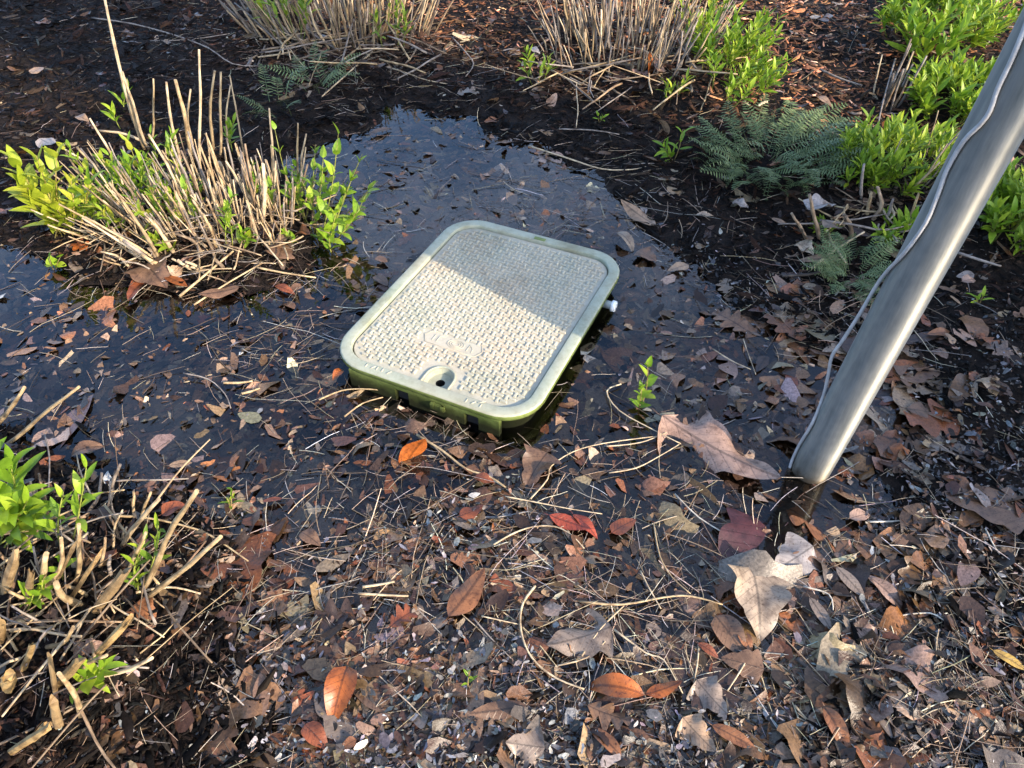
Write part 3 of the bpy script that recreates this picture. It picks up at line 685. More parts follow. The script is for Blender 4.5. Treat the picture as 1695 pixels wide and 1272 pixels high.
LV = [
 (272,457,309,472,'lance',0,'bright',"bright orange leaf below the front of the left cut shrub",1.5),
 (132,424,150,462,'ovate',0,'taupe',"brownish grey pointed leaf at the water edge under the left shrub",1.1),
 (116,404,146,410,'oak',1,'bright',"curled orange lobed leaf at the left foot of the left shrub",1.2),
 (243,462,208,492,'ovate',1,'rust',"dull orange leaf half in water, left of the bright orange one",1.3),
 (240,436,270,468,'broad',1,'brown',"broad red brown leaf touching the bright orange one under the left shrub",1.2),
 (454,472,487,483,'lance',1,'rust',"rust red leaf floating right of the left shrub's foot",1.4),
 (397,476,330,492,'lance',2,'brown',"long brown leaf lying at the water in front of the left shrub",1.2),
 (52,122,71,110,'ovate',0,'tan',"small tan leaf alone on dark mulch in the upper left corner",1.2),
 (0,95,20,90,'lance',0,'orange',"thin orange leaf at the left border on dark mulch",1.3),
 (66,230,92,243,'ovate',2,'grey',"pale grey leaf on black mulch left of the cut shrub",1.2),
 (127,192,145,198,'ovate',1,'tan',"small pinkish leaf on mulch behind the left end of the cut shrub",1.2),
 (622,426,641,433,'ovate',0,'brown',"small brown leaf in the water between shrub and box",1.6),
 (622,455,641,472,'ovate',0,'brown',"second brown leaf in the water beside the box's left edge",1.4),
 (800,203,834,195,'lance',1,'orange',"bright orange tan leaf at the far tip of the puddle",1.6),
 (879,151,906,144,'lance',0,'tan',"pale tan leaf at the foot of the far right cut shrub",1.7),
 (906,178,922,160,'ovate',1,'pink',"pinkish leaf standing up on black mulch below the far shrub",1.3),
 (832,84,854,80,'lance',0,'tan',"thin tan leaf on the far path between two shrubs",1.5),
 (876,80,894,86,'ovate',1,'grey',"whitish leaf on the far path between two shrubs",1.3),
 (1066,150,1078,96,'lance',1,'bright',"tall orange leaf caught upright in the far right cut shrub",1.2),
 (1104,228,1090,194,'lance',3,'tan',"tan leaf standing by the small sprout",1.6),
 (1088,297,1123,295,'lance',0,'tan',"flat tan leaf on black mulch under the small sprout",1.5),
 (1086,374,1028,338,'lance',2,'tan',"long tan brown leaf right of the box's far corner",1.0),
 (835,322,877,309,'lance',0,'taupe',"brown leaf under the blue water behind the box",1.6),
 (690,246,757,229,'lance',2,'brown',"long brown leaf under the blue water near the left shrub",1.2),
 (600,191,597,172,'ovate',1,'tan',"small tan leaf standing at the far left edge of the puddle",1.3),
 (610,222,647,210,'lance',0,'brown',"brown leaf at the far left edge of the blue water",1.4),
 (685,300,714,293,'ovate',0,'grey',"pale grey leaf under the blue water behind the box",1.4),
 (1092,324,1104,318,'ovate',0,'tan',"tiny tan leaf on black mulch right of the puddle",1.5),
 (911,252,934,258,'lance',0,'pink',"pinkish leaf at the right side of the puddle's far arm",1.5),
 (1347,158,1380,172,'lance',1,'tan',"tan leaf in the sunlit mulch behind the fern",1.6),
 (1152,355,1184,354,'lance',1,'cream',"cream coloured leaf on black mulch left of the fern",1.4),
 (1022,383,1054,407,'lance',3,'cream',"curled cream leaf lying behind the box's far right corner",1.6),
 (1140,438,1106,447,'ovate',0,'tan',"sunlit tan leaf on wet soil right of the box",1.3),
 (1057,414,1086,431,'broad',0,'brown',"dull brown leaf in water right of the box's far corner",1.1),
 (1277,361,1302,371,'lance',0,'tan',"tan leaf under the front of the fern",1.5),
 (1320,402,1348,418,'broad',1,'pale',"pale grey green leaf among the cut stubs",1.1),
 (1392,428,1322,429,'lance',0,'tan',"long tan leaf lying along the foot of the cut stubs",.9),
 (1593,466,1617,460,'ovate',1,'pink',"pinkish leaf on dark soil right of the steel post",1.4),
 (1343,31,1358,25,'ovate',0,'cream',"small whitish leaf on the far sunlit mulch",1.3),
 (1212,335,1242,342,'broad',1,'grey',"whitish grey leaf at the fern's left front",.9),
 (1338,346,1386,331,'broad',1,'grey',"large grey leaf beneath the right end of the fern",.8),
 (1362,364,1392,382,'ovate',2,'taupe',"brownish grey leaf leaning by the cut stubs",1.2),
 (1535,553,1588,549,'lance',1,'orange',"orange tan leaf beside the post on the right bank",1.3),
 (1672,570,1697,594,'lance',1,'tan',"tan leaf at the right border beyond the post",1.3),
 (1096,690,1283,804,'broad',2,'pink',"large pinkish tan leaf floating left of the post's foot",.62),
 (1500,676,1612,694,'oak',0,'brown',"brown lobed oak leaf under the water right of the post",.9),
 (1528,722,1642,776,'broad',0,'taupe',"large grey brown leaf under the water right of the post's foot",.6),
 (1300,838,1424,914,'oak',0,'orange',"orange brown oak leaf sunk just below the post's foot",.9),
 (1407,858,1443,848,'ovate',1,'pink',"pink leaf floating below the post beside a white twig",1.3),
 (1238,548,1183,514,'oak',0,'brown',"brown oak leaf in shallow water between box and post",1.0),
 (1012,882,1052,858,'ovate',0,'rust',"rust coloured leaf in the litter below the seedling",1.2),
 (1292,878,1182,990,'broad',0,'wine',"broad dark maroon leaf under the pale veined leaf",.95),
 (1246,938,1267,1054,'broad',1,'cream',"pale tan pointed leaf with dark veins lying on the maroon leaf",.98),
 (1345,905,1280,948,'broad',2,'grey',"pale grey leaf right of the maroon leaf",.9),
 (1390,938,1286,992,'broad',0,'brown',"broad brown leaf right of the pale veined leaf",1.0),
 (1340,988,1378,1044,'lance',0,'taupe',"narrow grey brown leaf below the broad brown leaf",1.3),
 (1384,938,1432,988,'lance',0,'taupe',"grey brown leaf right of the broad brown leaf",1.2),
 (1434,950,1508,1012,'lance',1,'pink',"pinkish brown leaf in dark water at the right",1.1),
 (1562,1058,1582,1126,'lance',1,'red',"rust red leaf standing out on grey crumbs at the lower right",2.0),
 (1643,1076,1700,1108,'lance',0,'yellow',"yellow orange leaf at the right border of the crumbs",1.7),
 (1068,1148,963,1122,'lance',3,'bright',"glowing orange curled leaf in the lower middle",1.5),
 (1068,1150,1128,1132,'lance',2,'bright',"orange leaf right behind the glowing curled leaf",1.5),
 (1364,1168,1412,1248,'lance',3,'orange',"orange brown folded leaf near the lower right",1.5),
 (1418,1212,1478,1214,'broad',2,'pink',"broad pale brown leaf with raised tip, lower right",.9),
 (1178,1200,1252,1238,'lance',0,'orange',"salmon orange leaf with a white crumb on it",1.2),
 (1029,1252,976,1198,'lance',1,'orange',"salmon coloured leaf at the bottom middle",1.4),
 (1184,1018,1238,1088,'ovate',1,'brown',"red brown leaf below the maroon leaf",1.1),
 (1154,1064,1192,1087,'lance',1,'rust',"small rust red leaf left of the red brown leaf",1.6),
 (1224,1044,1246,1078,'ovate',1,'orange',"small orange leaf tucked under the pale veined leaf",1.1),
 (1130,1188,1182,1246,'broad',2,'tan',"broad tan leaf in the bottom litter right of middle",.9),
 (1265,1108,1196,1088,'broad',0,'brown',"flat brown leaf in dark litter right of middle",.9),
 (972,1168,1042,1198,'oak',2,'brown',"brown lobed leaf under the glowing orange leaf",1.0),
 (1153,1126,1202,1184,'broad',2,'taupe',"brown leaf fragment left of the dark branch",1.0),
 (948,850,992,886,'lance',1,'red',"red leaf end by the curved stalk in the middle litter",1.2),
 (668,778,706,712,'lance',2,'bright',"red orange leaf standing in the litter before the box",1.9),
 (784,790,820,796,'ovate',1,'rust',"rust coloured leaf right of the red orange one",1.2),
 (909,853,977,878,'lance',2,'red',"bright red leaf in the litter below the box's right corner",1.4),
 (742,1022,803,948,'lance',2,'orange',"orange tan leaf bent upward in the centre of the litter",1.9),
 (893,978,906,1068,'lance',1,'orange',"orange brown upright leaf beside the long curved stalk",1.7),
 (646,1037,690,1004,'oak',1,'rust',"small reddish lobed leaf left of the bent orange leaf",1.1),
 (575,1100,545,1200,'ovate',3,'bright',"cupped orange leaf with its stalk up in the bottom left litter",1.0),
 (716,1088,640,1145,'oak',0,'rust',"rust oak leaf in shallow litter below the middle",1.0),
 (612,1058,558,1088,'oak',1,'rust',"rust oak leaf above the cupped orange leaf",1.0),
 (655,1148,585,1256,'oak',0,'rust',"large dull rust oak leaf at the bottom left of middle",1.0),
 (504,1198,542,1238,'ovate',1,'rust',"rust leaf at the bottom beside the cupped leaf",1.1),
 (590,1224,562,1240,'ovate',1,'orange',"small orange leaf at the bottom edge of the litter",1.2),
 (1012,1038,906,1075,'broad',2,'taupe',"large grey brown leaf under thin twigs in the middle",.85),
 (906,748,868,802,'broad',1,'brown',"broad brown leaf below the front corner of the box",.9),
 (741,904,704,911,'ovate',1,'wine',"small maroon leaf in the middle litter",1.1),
 (872,1168,778,1184,'lance',2,'brown',"long brown leaf in the bottom litter left of middle",1.3),
 (902,1238,838,1230,'broad',2,'taupe',"brown leaf plate at the bottom of the middle litter",1.1),
 (172,738,98,748,'lance',3,'brown',"dark brown curled leaf in water left of the lower left stalks",1.4),
 (224,998,256,1022,'broad',1,'orange',"orange maple like leaf at the right foot of the lower left shrub",1.3),
 (267,852,312,828,'ovate',3,'rust',"dark rust leaf behind the lower left stalks",1.2),
 (434,830,467,824,'lance',0,'rust',"rust leaf floating right of the lower left shrub",1.4),
 (279,771,317,765,'lance',0,'tan',"tan brown leaf floating above the lower left shrub",1.6),
 (139,1076,172,1064,'broad',1,'pink',"pinkish leaf among the thick stubs at lower left",1.1),
 (174,1140,208,1150,'broad',2,'pink',"pinkish brown leaf under the lowest green sprout",1.2),
 (24,766,46,757,'ovate',1,'tan',"tan leaf at the left border above the lower left shrub",1.2),
 (19,591,88,577,'lance',0,'rust',"rust red leaf under water at the left border",1.5),
 (32,507,62,500,'lance',0,'red',"dark red leaf under water left of the cut shrub",1.4),
 (568,612,548,626,'ovate',3,'bright',"orange leaf stuck at the box's left front corner",1.2),
 (498,880,530,900,'ovate',1,'brown',"brown leaf in the litter left of the pale straws",1.2),
 (1500,1090,1470,1120,'ovate',1,'brown',"brown leaf by the grey twig at lower right",1.2),
 (760,855,800,840,'ovate',2,'rust',"brown orange leaf in the litter under the long stalk",1.2),
]
for e in LV:
    x0, y0, x1, y1, sh, q, col, lab, wid = e
    p = at0((x0 + x1) / 2, (y0 + y1) / 2); h = hz(p.x, p.y)
    sub = "under" in lab and "water" in lab or "sunk" in lab
    stand = "stand" in lab or "upright" in lab
    lift = max(h, -.012) + .004 if sub else max(h, 0) + (.022 if q == 3 else .011)
    if "pale tan pointed" in lab: lift = .020
    if sh == 'oak' and 'rust' in lab or 'oak' in lab and col == 'orange' or 'maroon leaf' in lab and col == 'wine' or lab.startswith('broad brown leaf right'): lift = -.0025
    if stand:
        b = at(x0, y0, .004); t_ = at0(x0, y0, 0)
        o = link("fallen_leaf", LEAFSHAPE[sh, q]); dd = (at0(x1, y1, .12) - b); L_ = dd.length
        d2 = Vector((x1 - x0, 0, -(y1 - y0))).normalized(); hh = math.hypot(x1 - x0, y1 - y0) * (b - Vector((0, 0, CAMZ))).length / FPX
        M = Matrix.Translation(b) @ Vector((d2.x, .25, d2.z)).to_track_quat('X', 'Y').to_matrix().to_4x4() @ Matrix.Rotation(U(-.5, .5), 4, 'X') @ Matrix.Diagonal((hh, hh * wid, hh, 1))
        o.matrix_basis = M; c = C_[col]; o.color = (*c, 1); tag(o, lab, "leaf"); continue
    leaf_between(x0, y0, x1, y1, sh, q, col, lab, wid * (.8 if wid > 1.25 else .95), lift)
# sodden leaves lying all over each other under the shallow water
CW = dict(brown='brown', dark='blackish', taupe='dull', grey='grey', pink='pinkish', rust='rust', tan='tan', orange='orange')
SW = dict(broad='broad', oak='lobed', lance='narrow', ovate='oval')
def strew(n, zones, shapes, cols, size, label, group, lift0, lift1, sink=True, tilt=.2):
    k = 0
    while k < n:
        zi = int(rng.integers(len(zones))); cx, cy, sx, sy, place = zones[zi]; px, py = rng.normal(cx, sx * .6), rng.normal(cy, sy * .6)
        if not (-60 < px < 1760 and 5 < py < 1330): continue
        p = at0(px, py, 0); h = hz(p.x, p.y)
        if not outside_box(np.array([[p.x, p.y]]), .03)[0]: continue
        L_ = U(*size); a = U(0, 6.28); sh = random.choice(shapes); q = random.choice((0, 0, 1, 1, 2, 2, 3) if not sink else (0, 0, 2))
        o = link("fallen_leaf", LEAFSHAPE[sh, q]); cn = random.choice(cols); c = C_[cn]; w = U(.7, 1.25)
        z = max(h, -.030) + U(lift0, lift1)
        if sink: z = min(z, -.001) if h < 0 else z
        if sink: tilt = .04
        o.matrix_basis = Matrix.Translation((p.x - L_ / 2 * math.cos(a), p.y - L_ / 2 * math.sin(a), z)) @ Matrix.Rotation(a, 4, 'Z') @ Matrix.Rotation(random.gauss(0, tilt), 4, 'X') @ Matrix.Rotation(random.gauss(0, tilt * .6), 4, 'Y') @ Matrix.Diagonal((L_, L_ * w, L_ * (.22 if sink else .8), 1))
        s = U(.6, 1.2); o.color = (c[0] * s, c[1] * s, c[2] * s, 1); tag(o, label.replace("COL", CW[cn]).replace("SHP", SW[sh]).replace("SIZ", "large" if L_ > .3 * size[0] + .7 * size[1] else "small" if L_ < .7 * size[0] + .3 * size[1] else "medium") + " " + place + (", tip right", ", tip away", ", tip left", ", tip near")[int((a + .785) / 1.571) % 4], "leaf", group); k += 1
strew(72, [(1200, 640, 150, 90, "between box and post"), (1430, 640, 100, 90, "beyond the post"), (1100, 850, 190, 90, "left of the maroon leaf"), (1370, 930, 150, 100, "right of the maroon leaf"), (1180, 1130, 210, 90, "near the dark branch")], ["broad", "broad", "oak", "lance", "ovate"], ["brown", "dark", "taupe", "brown", "rust"], (.06, .15),
      "SIZ sodden COL SHP leaf in water", "sodden leaves around the post", .002, .024)
strew(44, [(650, 900, 130, 90, "below the box's left corner"), (860, 900, 120, 100, "under the arched stalk"), (640, 1170, 170, 80, "near the cupped orange leaf"), (930, 1120, 130, 90, "by the long curved stalk")], ["broad", "oak", "lance", "ovate"], ["brown", "taupe", "dark", "rust", "brown"], (.04, .10),
      "SIZ wet COL SHP leaf half buried in litter", "wet leaves in the front litter", .004, .016, False)
strew(26, [(120, 620, 130, 70, "at the left border"), (400, 620, 150, 80, "left of the box"), (750, 280, 150, 50, "behind the box"), (480, 790, 120, 60, "before the box's left corner"), (950, 400, 80, 50, "right of the box's far edge")], ["lance", "ovate", "lance"], ["brown", "taupe", "dark", "brown", "rust"], (.03, .07),
      "SIZ COL SHP leaf under the open water", "leaves under the open water", .004, .03)
strew(30, [(320, 420, 190, 45, "under the left cut shrub"), (100, 1000, 130, 160, "among the lower left stubs"), (560, 110, 140, 35, "under the far middle shrub"), (1040, 140, 130, 28, "under the far right cut shrub"), (1400, 400, 90, 35, "among the right stubs")], ["lance", "ovate", "broad"], ["tan", "brown", "taupe", "pink", "dark", "orange"], (.035, .075),
      "SIZ dry COL SHP leaf curled", "dry leaves under the shrubs", .008, .03, False, .5)
strew(20, [(200, 150, 210, 110, "of the upper left"), (700, 60, 150, 45, "of the far path"), (1300, 120, 150, 80, "behind the fern"), (1080, 330, 80, 55, "right of the puddle"), (1600, 560, 70, 70, "right of the post")], ["lance", "ovate"], ["tan", "brown", "taupe", "grey"], (.02, .04),
      "SIZ dry COL SHP leaf on the mulch", "small leaves on the mulch", .008, .016, False, .3)

# ------------------------------------------------------------------ twigs and straws one can point to
STC = dict(pale=(.50, .40, .27), straw=(.42, .32, .19), grey=(.24, .21, .19), dark=(.06, .05, .045), brown=(.19, .12, .075), white=(.58, .53, .45))
def twig(pts, r, col, label, lift=.006, name="twig", cat="twig", group=None):
    P = []
    for px, py in pts:
        p = at0(px, py, 0); z = max(hz(p.x, p.y), -.0) + lift + U(0, .006); P.append(at0(px, py, z))
    P = smooth_path(P, 3); c = P[len(P) // 2].copy()
    n = len(P); v, f = tube_vf([p - c for p in P], [r * (1.1 - .45 * i / n) * U(.9, 1.12) for i in range(n)], 6)
    o = link(name, mesh(name, v, f, M_STEM, True), None, c); k = STC[col]; o.color = (*k, 1); return tag(o, label, cat, group)
TW = [
 ([(593,983),(632,985),(676,987)],.0022,'pale',"thick pale straw left of the bent orange leaf"),
 ([(600,972),(628,968),(653,963)],.0022,'pale',"short pale straw just above the thick pale straw"),
 ([(817,902),(850,883),(884,872),(919,872),(945,885),(967,908)],.0014,'pale',"pale stalk arched like a bow in the middle litter"),
 ([(878,826),(906,794),(912,772),(949,748),(1000,734),(1090,722)],.0013,'pale',"thin crooked twig running right from below the box"),
 ([(836,822),(884,831),(940,842),(997,851)],.0011,'pale',"straight thin straw under the crooked twig"),
 ([(797,1020),(828,1027),(860,1034)],.0011,'pale',"thin straw right of the bent orange leaf"),
 ([(886,970),(866,998),(861,1032),(869,1068),(888,1098),(923,1124),(967,1141)],.0019,'pale',"long curved stalk sweeping down beside the upright orange leaf"),
 ([(690,720),(732,746),(771,776),(810,789),(838,808)],.0021,'straw',"long straw slanting down from the box's front"),
 ([(784,1024),(812,1056),(846,1090)],.0012,'grey',"greyish straw slanting below the bent orange leaf"),
 ([(923,1102),(971,1089),(1002,1062)],.0012,'pale',"short twig meeting the long curved stalk"),
 ([(959,996),(1029,1001),(1099,989),(1143,987),(1196,1001)],.0018,'straw',"long level twig left of the maroon leaf"),
 ([(963,1086),(995,1040),(1033,1003)],.0013,'pale',"thin twig rising to the long level twig"),
 ([(1060,945),(1075,975),(1094,1008)],.0012,'pale',"thin stalk crossing the long level twig"),
 ([(1082,866),(1092,920),(1112,955),(1143,983)],.0012,'straw',"bent stalk left above the maroon leaf"),
 ([(1117,818),(1157,857),(1210,889)],.0013,'white',"pale straight straw above the maroon leaf"),
 ([(1016,1042),(1069,1081),(1099,1093),(1130,1148)],.0014,'pale',"bent pale stalk above the glowing orange leaf"),
 ([(1157,1068),(1154,1100),(1147,1139)],.0012,'pale',"upright pale straw right of the glowing orange leaf"),
 ([(1243,1080),(1226,1110),(1204,1144)],.0013,'pale',"pale straw leaning left below the pale veined leaf"),
 ([(1440,864),(1495,862),(1536,848)],.0015,'white',"whitish twig lying below the steel post"),
 ([(1429,996),(1451,1037),(1477,1090),(1500,1126)],.0026,'grey',"thick grey twig at the lower right"),
 ([(1455,1030),(1486,1020),(1539,1015),(1566,1030)],.0013,'white',"crooked whitish twig over the grey twig"),
 ([(1423,1258),(1477,1264),(1543,1266),(1602,1256)],.0013,'white',"whitish twig at the bottom right border"),
 ([(1315,1168),(1341,1196),(1369,1216)],.0015,'pink' if False else 'pale',"pale stick beside the folded orange brown leaf"),
 ([(1376,1119),(1407,1118),(1439,1142)],.0012,'white',"thin whitish twig in the lower right crumbs"),
 ([(1330,971),(1372,984),(1379,1010)],.0014,'white',"hooked whitish twig on the broad brown leaf"),
 ([(1319,1090),(1346,1116),(1372,1160),(1408,1210)],.0034,'dark',"dark bent branch at lower right of middle"),
 ([(1631,875),(1649,910),(1676,942)],.0012,'white',"thin pale straw on the dark right bank"),
 ([(1180,578),(1210,597),(1243,612)],.0014,'pale',"forked pale straw between seedling and post"),
 ([(1230,561),(1240,590),(1251,620)],.0010,'pale',"thin straw crossing the forked straw"),
 ([(1008,783),(1053,775),(1092,755),(1124,736)],.0013,'pale',"thin twig reaching left from the large pinkish leaf"),
 ([(1004,739),(1040,736),(1070,730),(1103,716)],.0012,'pale',"thin twig below the seedling's foot"),
 ([(1028,636),(1004,648),(1025,680),(1078,710),(1127,735)],.0015,'pale',"crooked twig rooted beside the seedling"),
 ([(152,30),(220,40),(293,60),(345,80),(385,106),(433,110)],.0026,'grey',"long arched grey stalk on the far left mulch"),
 ([(249,68),(313,66),(381,56)],.0022,'grey',"grey stalk pointing at the far middle shrub"),
 ([(626,78),(578,120),(533,160)],.0030,'pale',"long pale stalk slanting from the far middle shrub"),
 ([(748,62),(769,85),(784,106),(771,127)],.0026,'grey',"hooked grey twig on the far path"),
 ([(925,214),(982,216),(1025,223)],.0022,'grey',"long pale straw on mulch right of the puddle's tip"),
 ([(876,242),(939,262),(996,280),(1045,281),(1071,276)],.0022,'pale',"long bent straw along the puddle's right shore"),
 ([(1357,115),(1390,130),(1427,142)],.0034,'grey',"grey stick on the sunlit far mulch"),
 ([(1482,98),(1463,164),(1450,221)],.0026,'grey',"long thin stalk lying before the right green shrub"),
 ([(1344,444),(1385,412),(1431,384)],.0030,'pale',"pale stick lying across the cut stubs"),
 ([(1357,365),(1410,372),(1463,381),(1508,371)],.0030,'grey',"grey stick behind the cut stubs"),
 ([(1295,457),(1336,455),(1362,450)],.0034,'dark',"dark curved twig left of the small fern"),
 ([(1584,418),(1620,430),(1657,441)],.0032,'grey',"grey stick right of the post under the green leaves"),
 ([(370,634),(395,634),(418,631)],.0026,'straw',"short thick straw floating left of the box"),
 ([(400,652),(416,648),(430,643)],.0026,'straw',"short thick straw floating below the first one"),
 ([(303,618),(345,628),(372,652),(382,676)],.0014,'grey',"bent grey stalk in the open water"),
 ([(528,662),(565,647),(600,644),(640,647)],.0016,'straw',"thin stalk touching the front of the box"),
 ([(570,690),(600,668),(634,658)],.0016,'straw',"thin forked stalk before the box"),
 ([(170,853),(246,858),(310,872),(349,887),(411,929)],.0020,'straw',"long stalk lying across the lower left shrub"),
 ([(225,981),(262,974),(292,973),(332,983)],.0020,'pale',"pale stalk at the right foot of the lower left shrub"),
 ([(74,720),(82,758),(80,816)],.0016,'grey',"bent grey stalk at the back of the lower left shrub"),
 ([(425,443),(470,452),(523,460)],.0024,'straw',"straight straw at the right front of the left shrub"),
 ([(297,491),(340,455),(386,416)],.0030,'straw',"thick fallen stalk slanting before the left shrub"),
 ([(321,505),(375,470),(434,436)],.0022,'straw',"thin fallen stalk under the thick slanting one"),
 ([(200,436),(218,430),(238,422)],.0022,'pale',"short pale straw at the left front of the left shrub"),
]
for pts, r, col, lab in TW: twig(pts, r, col, lab)

# ------------------------------------------------------------------ plants
def stem_mesh(seed):
    r = random.Random(seed); b = r.uniform(-.035, .035); b2 = r.uniform(-.014, .014); n = 7
    pts = [(b * math.sin(math.pi * i / (n - 1)) + b2 * math.sin(2.5 * math.pi * i / (n - 1)), b2 * math.sin(math.pi * i / (n - 1)), i / (n - 1)) for i in range(n)]
    rad = [.0125 * (1.05 - .35 * i / (n - 1)) * (1.18 if i in (2, 4) else 1) for i in range(n)]
    v, f = tube_vf(pts, rad, 7); return mesh("stem", v, f, M_STEM, False)
STEMS = [stem_mesh(s) for s in range(9)]
for me in STEMS: me.polygons.foreach_set("use_smooth", [len(p.vertices) == 4 for p in me.polygons])
def stub_mesh(seed):
    r = random.Random(seed); b = r.uniform(-.12, .12); n = 6
    pts = [(b * math.sin(math.pi * i / (n - 1)), r.uniform(-.03, .03), i / (n - 1)) for i in range(n)]
    v, f = tube_vf([(x * .3, y * .3, z) for x, y, z in pts], [1.1, 1.0, 1.0, 1.06, .95, .9], 10)
    c = [Vector((x * .3, y * .3, z)) for x, y, z in pts]
    v = [c[i // 10] + (p - c[i // 10]) * r.uniform(.78, 1.18) + Vector((0, 0, (r.uniform(-.12, .06) if i >= 50 else 0))) for i, p in enumerate(v)]
    return mesh("stub", v, f, M_STEM, False)
STUBS = [stub_mesh(s) for s in range(6)]
def put_stem(root, base, tip, thick, col, name="stem"):
    d = tip - base; L_ = d.length
    if thick > .0058:
        o = link("stub", random.choice(STUBS), root); thick *= .5
        o.matrix_basis = Matrix.Translation(base - root.location) @ d.to_track_quat('Z', 'Y').to_matrix().to_4x4() @ Matrix.Rotation(U(0, 6.28), 4, 'Z') @ Matrix.Diagonal((thick, thick, L_, 1))
        c = STC[col] if isinstance(col, str) else col; s = U(.75, 1.15); o.color = (c[0] * s, c[1] * s, c[2] * s, 1); return o
    o = link(name, random.choice(STEMS), root)
    q = d.to_track_quat('Z', 'Y'); k = thick / .0125
    o.matrix_basis = Matrix.Translation(base - root.location) @ q.to_matrix().to_4x4() @ Matrix.Rotation(U(0, 6.28), 4, 'Z') @ Matrix.Diagonal((k, k, L_, 1))
    c = STC[col] if isinstance(col, str) else col; s = U(.75, 1.15); o.color = (c[0] * s, c[1] * s, c[2] * s, 1); return o
def px_tip(base, px, py):
    """point above the ground seen at the pixel, in the upright plane through base"""
    d = ray(px, py); t = base.y / d.y; return Vector((0, 0, CAMZ)) + d * t
def stem_px(root, bx, by, tx, ty, thick, col, lean=0.):
    b = at(bx, by, -.01); t = px_tip(b + Vector((0, lean, 0)), tx, ty); return put_stem(root, b, t, thick, col)
def gblade(L_, W_, fold, curl, m, fn=lance, nt=7, name="leaf"):
    v, f = leaf_vf(L_, W_, fn, nt, 1, fold, curl); return mesh(name, v, f, m, True)
LEAF_OV = [gblade(1, .24, fo, cu, M_GREEN, ovate, 8) for fo, cu in ((.3, .3), (.2, .7), (.45, -.3))]
LEAF_YE = [gblade(1, .20, fo, cu, M_YEL, ovate, 8) for fo, cu in ((.3, .4), (.4, .9), (.3, -.3))]
LEAF_LA = [gblade(1, .115, fo, cu, M_GRASSY, lance, 7) for fo, cu in ((.35, .4), (.3, 1.0), (.4, -.25), (.25, .7))]
LEAF_LB = [gblade(1, .15, fo, cu, M_GREEN, lance, 7) for fo, cu in ((.35, .4), (.3, 1.0), (.4, -.25), (.25, .7))]
def put_leaf(par, p, d, L_, pool, up=None, w=1.0, name="leaf", off=None):
    o = link(name, random.choice(pool), par); x = d.normalized(); u = (up or Vector((0, 0, 1)))
    y = u.cross(x); y = y.normalized() if y.length > 1e-3 else Vector((0, 1, 0)); z = x.cross(y)
    R = Matrix((x, y, z)).transposed().to_4x4()
    o.matrix_basis = Matrix.Translation(p - (off or Vector())) @ R @ Matrix.Rotation(U(-.4, .4), 4, 'X') @ Matrix.Diagonal((L_, L_ * w, L_, 1)); return o
def shoot(root, base, tip, n, L_, pool, col=(.25, .28, .06), thick=.0016, open_=.9, whorl=2, grow=.5, w=1.0):
    """a leafy shoot: the stem is a part, each leaf a sub-part"""
    d = tip - base; bend = Vector((U(-.06, .06), U(-.06, .06), 0)) * d.length
    pts = [base + d * s + bend * math.sin(math.pi * s) for s in (0, .25, .5, .75, 1)]
    v, f = tube_vf([p - base for p in pts], [thick * k for k in (1, .95, .85, .7, .4)], 5)
    st = link("shoot", mesh("shoot", v, f, M_STEM, True), root, base - root.location); st.color = (*col, 1)
    dn = d.normalized(); a0 = U(0, 6.28); o1 = dn.orthogonal().normalized(); o2 = dn.cross(o1)
    k = 0; i = 0
    while k < n:
        s = grow + (1 - grow) * (i + .5) / max(n / whorl, 1); s = min(s, 1.0)
        p = pts[0] + d * s + bend * math.sin(math.pi * s)
        for q in range(whorl):
            if k >= n: break
            a = a0 + i * 1.75 + q * 2 * math.pi / whorl; e = open_ * (1.25 - .75 * s) * U(.8, 1.2)
            dr = (o1 * math.cos(a) + o2 * math.sin(a)) * math.sin(e) + dn * math.cos(e)
            put_leaf(st, p, dr, L_ * U(.7, 1.15) * (1.05 - .35 * s), pool, Vector((0, 0, 1)) if abs(dr.z) < .9 else -dr + dn, w, off=base); k += 1
        i += 1
    return st

def stalk_field(root, n, box_, hgt, thick, cols, fan, lean=(0, 0), jit=.3):
    """n cut stems rising from an ellipse of ground given in picture points (cx, cy, rx, ry), fanning outwards"""
    cx, cy, rx, ry = box_
    for k in range(n):
        r = math.sqrt(random.random()); a = U(0, 6.28); u, w = r * math.cos(a), r * math.sin(a)
        b = at(cx + rx * u, cy + ry * w, -.012); L_ = U(*hgt) * (1.1 - .35 * r)
        d = Vector((fan * u + lean[0] + random.gauss(0, jit * .5), -fan * w * .8 + lean[1] + random.gauss(0, jit * .5), 1)).normalized()
        put_stem(root, b, b + d * L_, U(*thick), random.choice(cols))
def broken_field(root, n, box_, ln, thick, cols):
    cx, cy, rx, ry = box_
    for k in range(n):
        r = math.sqrt(random.random()); a = U(0, 6.28); b = at(cx + rx * r * math.cos(a), cy + ry * r * math.sin(a), U(.012, .05)); L_ = U(*ln); q = U(0, 6.28)
        put_stem(root, b, b + Vector((math.cos(q) * L_, math.sin(q) * L_, U(-.25, .35) * L_)), U(*thick), random.choice(cols))
def leafy(root, n, box_, hgt, nl, L_, pool, fan=.5, lean=(0, 0), col=(.22, .26, .06), thick=.0016, open_=.9, whorl=2, grow=.35, w=1.):
    cx, cy, rx, ry = box_
    for k in range(n):
        r = math.sqrt(random.random()); a = U(0, 6.28); u, q = r * math.cos(a), r * math.sin(a)
        b = at(cx + rx * u, cy + ry * q, -.005); h = U(*hgt) * (1.1 - .35 * r)
        d = Vector((fan * u + lean[0] + U(-.2, .2), -fan * q + lean[1] + U(-.2, .2), 1)).normalized()
        shoot(root, b, b + d * h, int(U(*nl)), L_, pool, col, thick, open_, whorl, grow, w)

